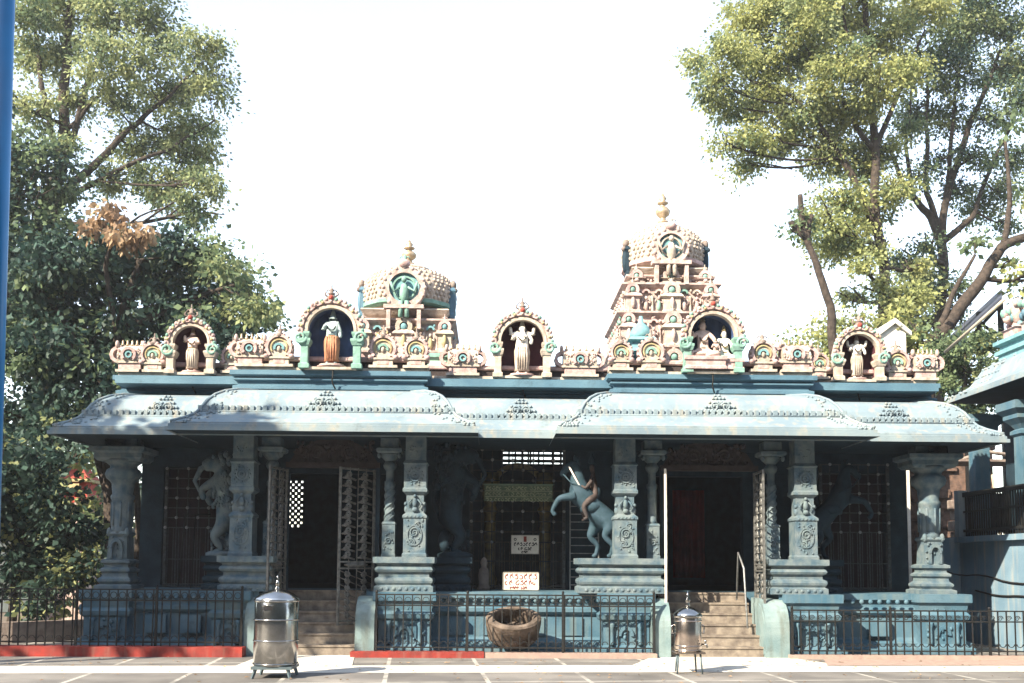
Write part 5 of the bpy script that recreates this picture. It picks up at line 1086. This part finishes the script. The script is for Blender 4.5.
# shed
sh = empty('open_shed', (X(975, 29, 320), 29, 0), 'dark sheet roofed shed on metal posts behind the side building', 'shed')
b = MB(); P = [at(940, 345, 29), at(1002, 288, 29), at(1002, 296, 26.5), at(940, 353, 26.5)]; o0 = sh.location
vs = [Vector(p)-o0 for p in P]; vs += [v-Vector((0, 0, .12)) for v in vs]; b.add(vs, [(0, 1, 2, 3), (7, 6, 5, 4), (0, 4, 5, 1), (1, 5, 6, 2), (2, 6, 7, 3), (3, 7, 4, 0)]); b.build('sheet_roof', 'roofdark', sh)
for px, py in ((963, 330), (979, 312), (1000, 300)):
    b = MB(); q = at(px, py, 27.5)-o0; b.box(q.x-.06, q.x+.06, q.y-.06, q.y+.06, -0.0, q.z); b.build('post', 'iron', sh)
for a_, c_ in (((979, 316), (955, 338)), ((979, 322), (996, 335)), ((963, 345), (1000, 305)), ((958, 334), (1000, 334))):
    b = MB(); b.tube([at(*a_, 27.5)-o0, at(*c_, 27.5)-o0], .05, 5); b.build('brace', 'iron', sh)
# white gable house
hb = empty('white_house', (X(889, 26.6, 340), 26.6, 0), 'plain white gabled house end behind the right outer niche', 'house')
x0, x1, zt = X(872, 26.6, 340)-hb.location.x, X(906, 26.6, 340)-hb.location.x, Z(320, 26.6); zs = Z(336, 26.6)
b = MB(); b.prism([(x0, 0), (x1, 0), (x1, zs+.2), ((x0+x1)/2+.15, zt), (x0, zs)], 0, 1.6); b.build('wall', 'white', hb)
b = MB(); b.prism([(x0-.15, zs-.12), ((x0+x1)/2+.15, zt+.02), (x1+.12, zs+.12), (x1+.12, zs+.24), ((x0+x1)/2+.15, zt+.16), (x0-.15, zs+.02)], -.1, 1.7); b.build('roof', 'white', hb)
# small bright shrine far left
fs_ = empty('wayside_shrine', (X(78, 29, 480), 29, 0), 'small red and yellow painted shrine glimpsed through shrubs at far left', 'shrine')
b = MB(); b.rect(-.5, .5, -.5, .5, [(0, 0), (0, 3.0), (.1, 3.1), (.1, 3.3)]); b.build('wall', 'palepink', fs_)
b = MB(); b.rect(-.4, .4, -.4, .4, [(.1, 3.3), (.12, 3.45), (0, 3.6), (0, 3.9), (.1, 4.0), (-.1, 4.2), (-.25, 4.6)]); b.build('roof', 'red', fs_)
b = MB(); b.box(-.25, .25, -.53, -.5, 3.65, 3.85); b.rect(-.42, .42, -.42, .42, [(.12, 3.9), (.12, 3.98)]); b.build('trim', 'yellow', fs_)
# low curved wall at the left edge
b = MB()
pts = [(-13, 19.6), (-11, 19.9), (-9.6, 20.5), (-8.6, 21.6)]
for i in range(3):
    (xa, ya), (xb, yb_) = pts[i], pts[i+1]; vs = []
    for z in (0, .42): vs += [(xa, ya, z), (xb, yb_, z), (xb, yb_+.3, z), (xa, ya+.3, z)]
    b.add(vs, [(0, 3, 2, 1), (4, 5, 6, 7), (0, 1, 5, 4), (1, 2, 6, 5), (2, 3, 7, 6), (3, 0, 4, 7)])
tag(b.build('low_wall', 'stone'), 'low curving stone edging wall behind the left fence', 'wall')
# blue pole close to the camera
b = MB(); pa, pb = at(-1.5, 760, 3.2), at(7.5, -60, 3.2); b.tube([at(-13, 640, 3.2), pb], .0285, 20); 
o = b.build('blue_pole', 'pole'); tag(o, 'glossy blue metal pole close by at the left edge', 'pole')
# thin mast far behind
b = MB(); q = at(560, 560, 60); b.tube([(q.x, 60, 0), (q.x, 60, Z(275, 60))], .05, 6); tag(b.build('mast', 'steelgrey'), 'thin distant mast between the centre niche and the right tower', 'mast')

# boundary wall and the wood beyond it on the left
b = MB(); b.rect(-60, -11.5, 33, 33.3, [(0, 0), (0, 2.6), (.08, 2.62), (.08, 2.75)]); tag(b.build('compound_wall', 'hallpaint'), 'grey compound wall behind the shrubs at the far left', 'wall')
g_ = random.Random(21); cl_ = [((-13-i*1.9+g_.uniform(-1, 1), 44+g_.uniform(-3, 3), g_.uniform(2, 6.5)), (g_.uniform(1.8, 2.8), 2, g_.uniform(1.6, 2.6))) for i in range(30)]
make_leaves('distant_wood', cl_, 5, 46, .34, ['leaf_dark', 'leaf_mid'], None, sub_r=.8, seed=5); tag(bpy.data.objects['distant_wood'], kind='stuff')
# dry leaves and crumbs blown over the court
g_ = np.random.default_rng(4); b = MB()
for i in range(420):
    x, y = g_.uniform(-9.5, 11), 13.2+4.4*g_.random()**.8; a = g_.uniform(0, 6.28); q = g_.uniform(.018, .05); c_, s__ = math.cos(a)*q, math.sin(a)*q; z = .016
    b.add([(x-c_, y-s__, z), (x-s__*.4, y+c_*.4, z+q*.35), (x+c_, y+s__, z+.004), (x+s__*.4, y-c_*.4, z+q*.2)], [(0, 1, 2, 3)])
tag(b.build('leaf_litter', 'leaf_dry'), kind='stuff')
# thin morning haze over the whole place
b = MB(); b.box(-160, 160, -70, 210, -1.2, 27)
hm = bpy.data.materials.new('haze'); hm.use_nodes = True; n = hm.node_tree.nodes; n.remove(n['Principled BSDF'])
pv = n.new('ShaderNodeVolumePrincipled'); pv.inputs['Color'].default_value = (.93, .94, .96, 1); pv.inputs['Density'].default_value = .0008; pv.inputs['Anisotropy'].default_value = .2
hm.node_tree.links.new(pv.outputs[0], n['Material Output'].inputs['Volume'])
tag(b.build('haze', hm), kind='stuff')
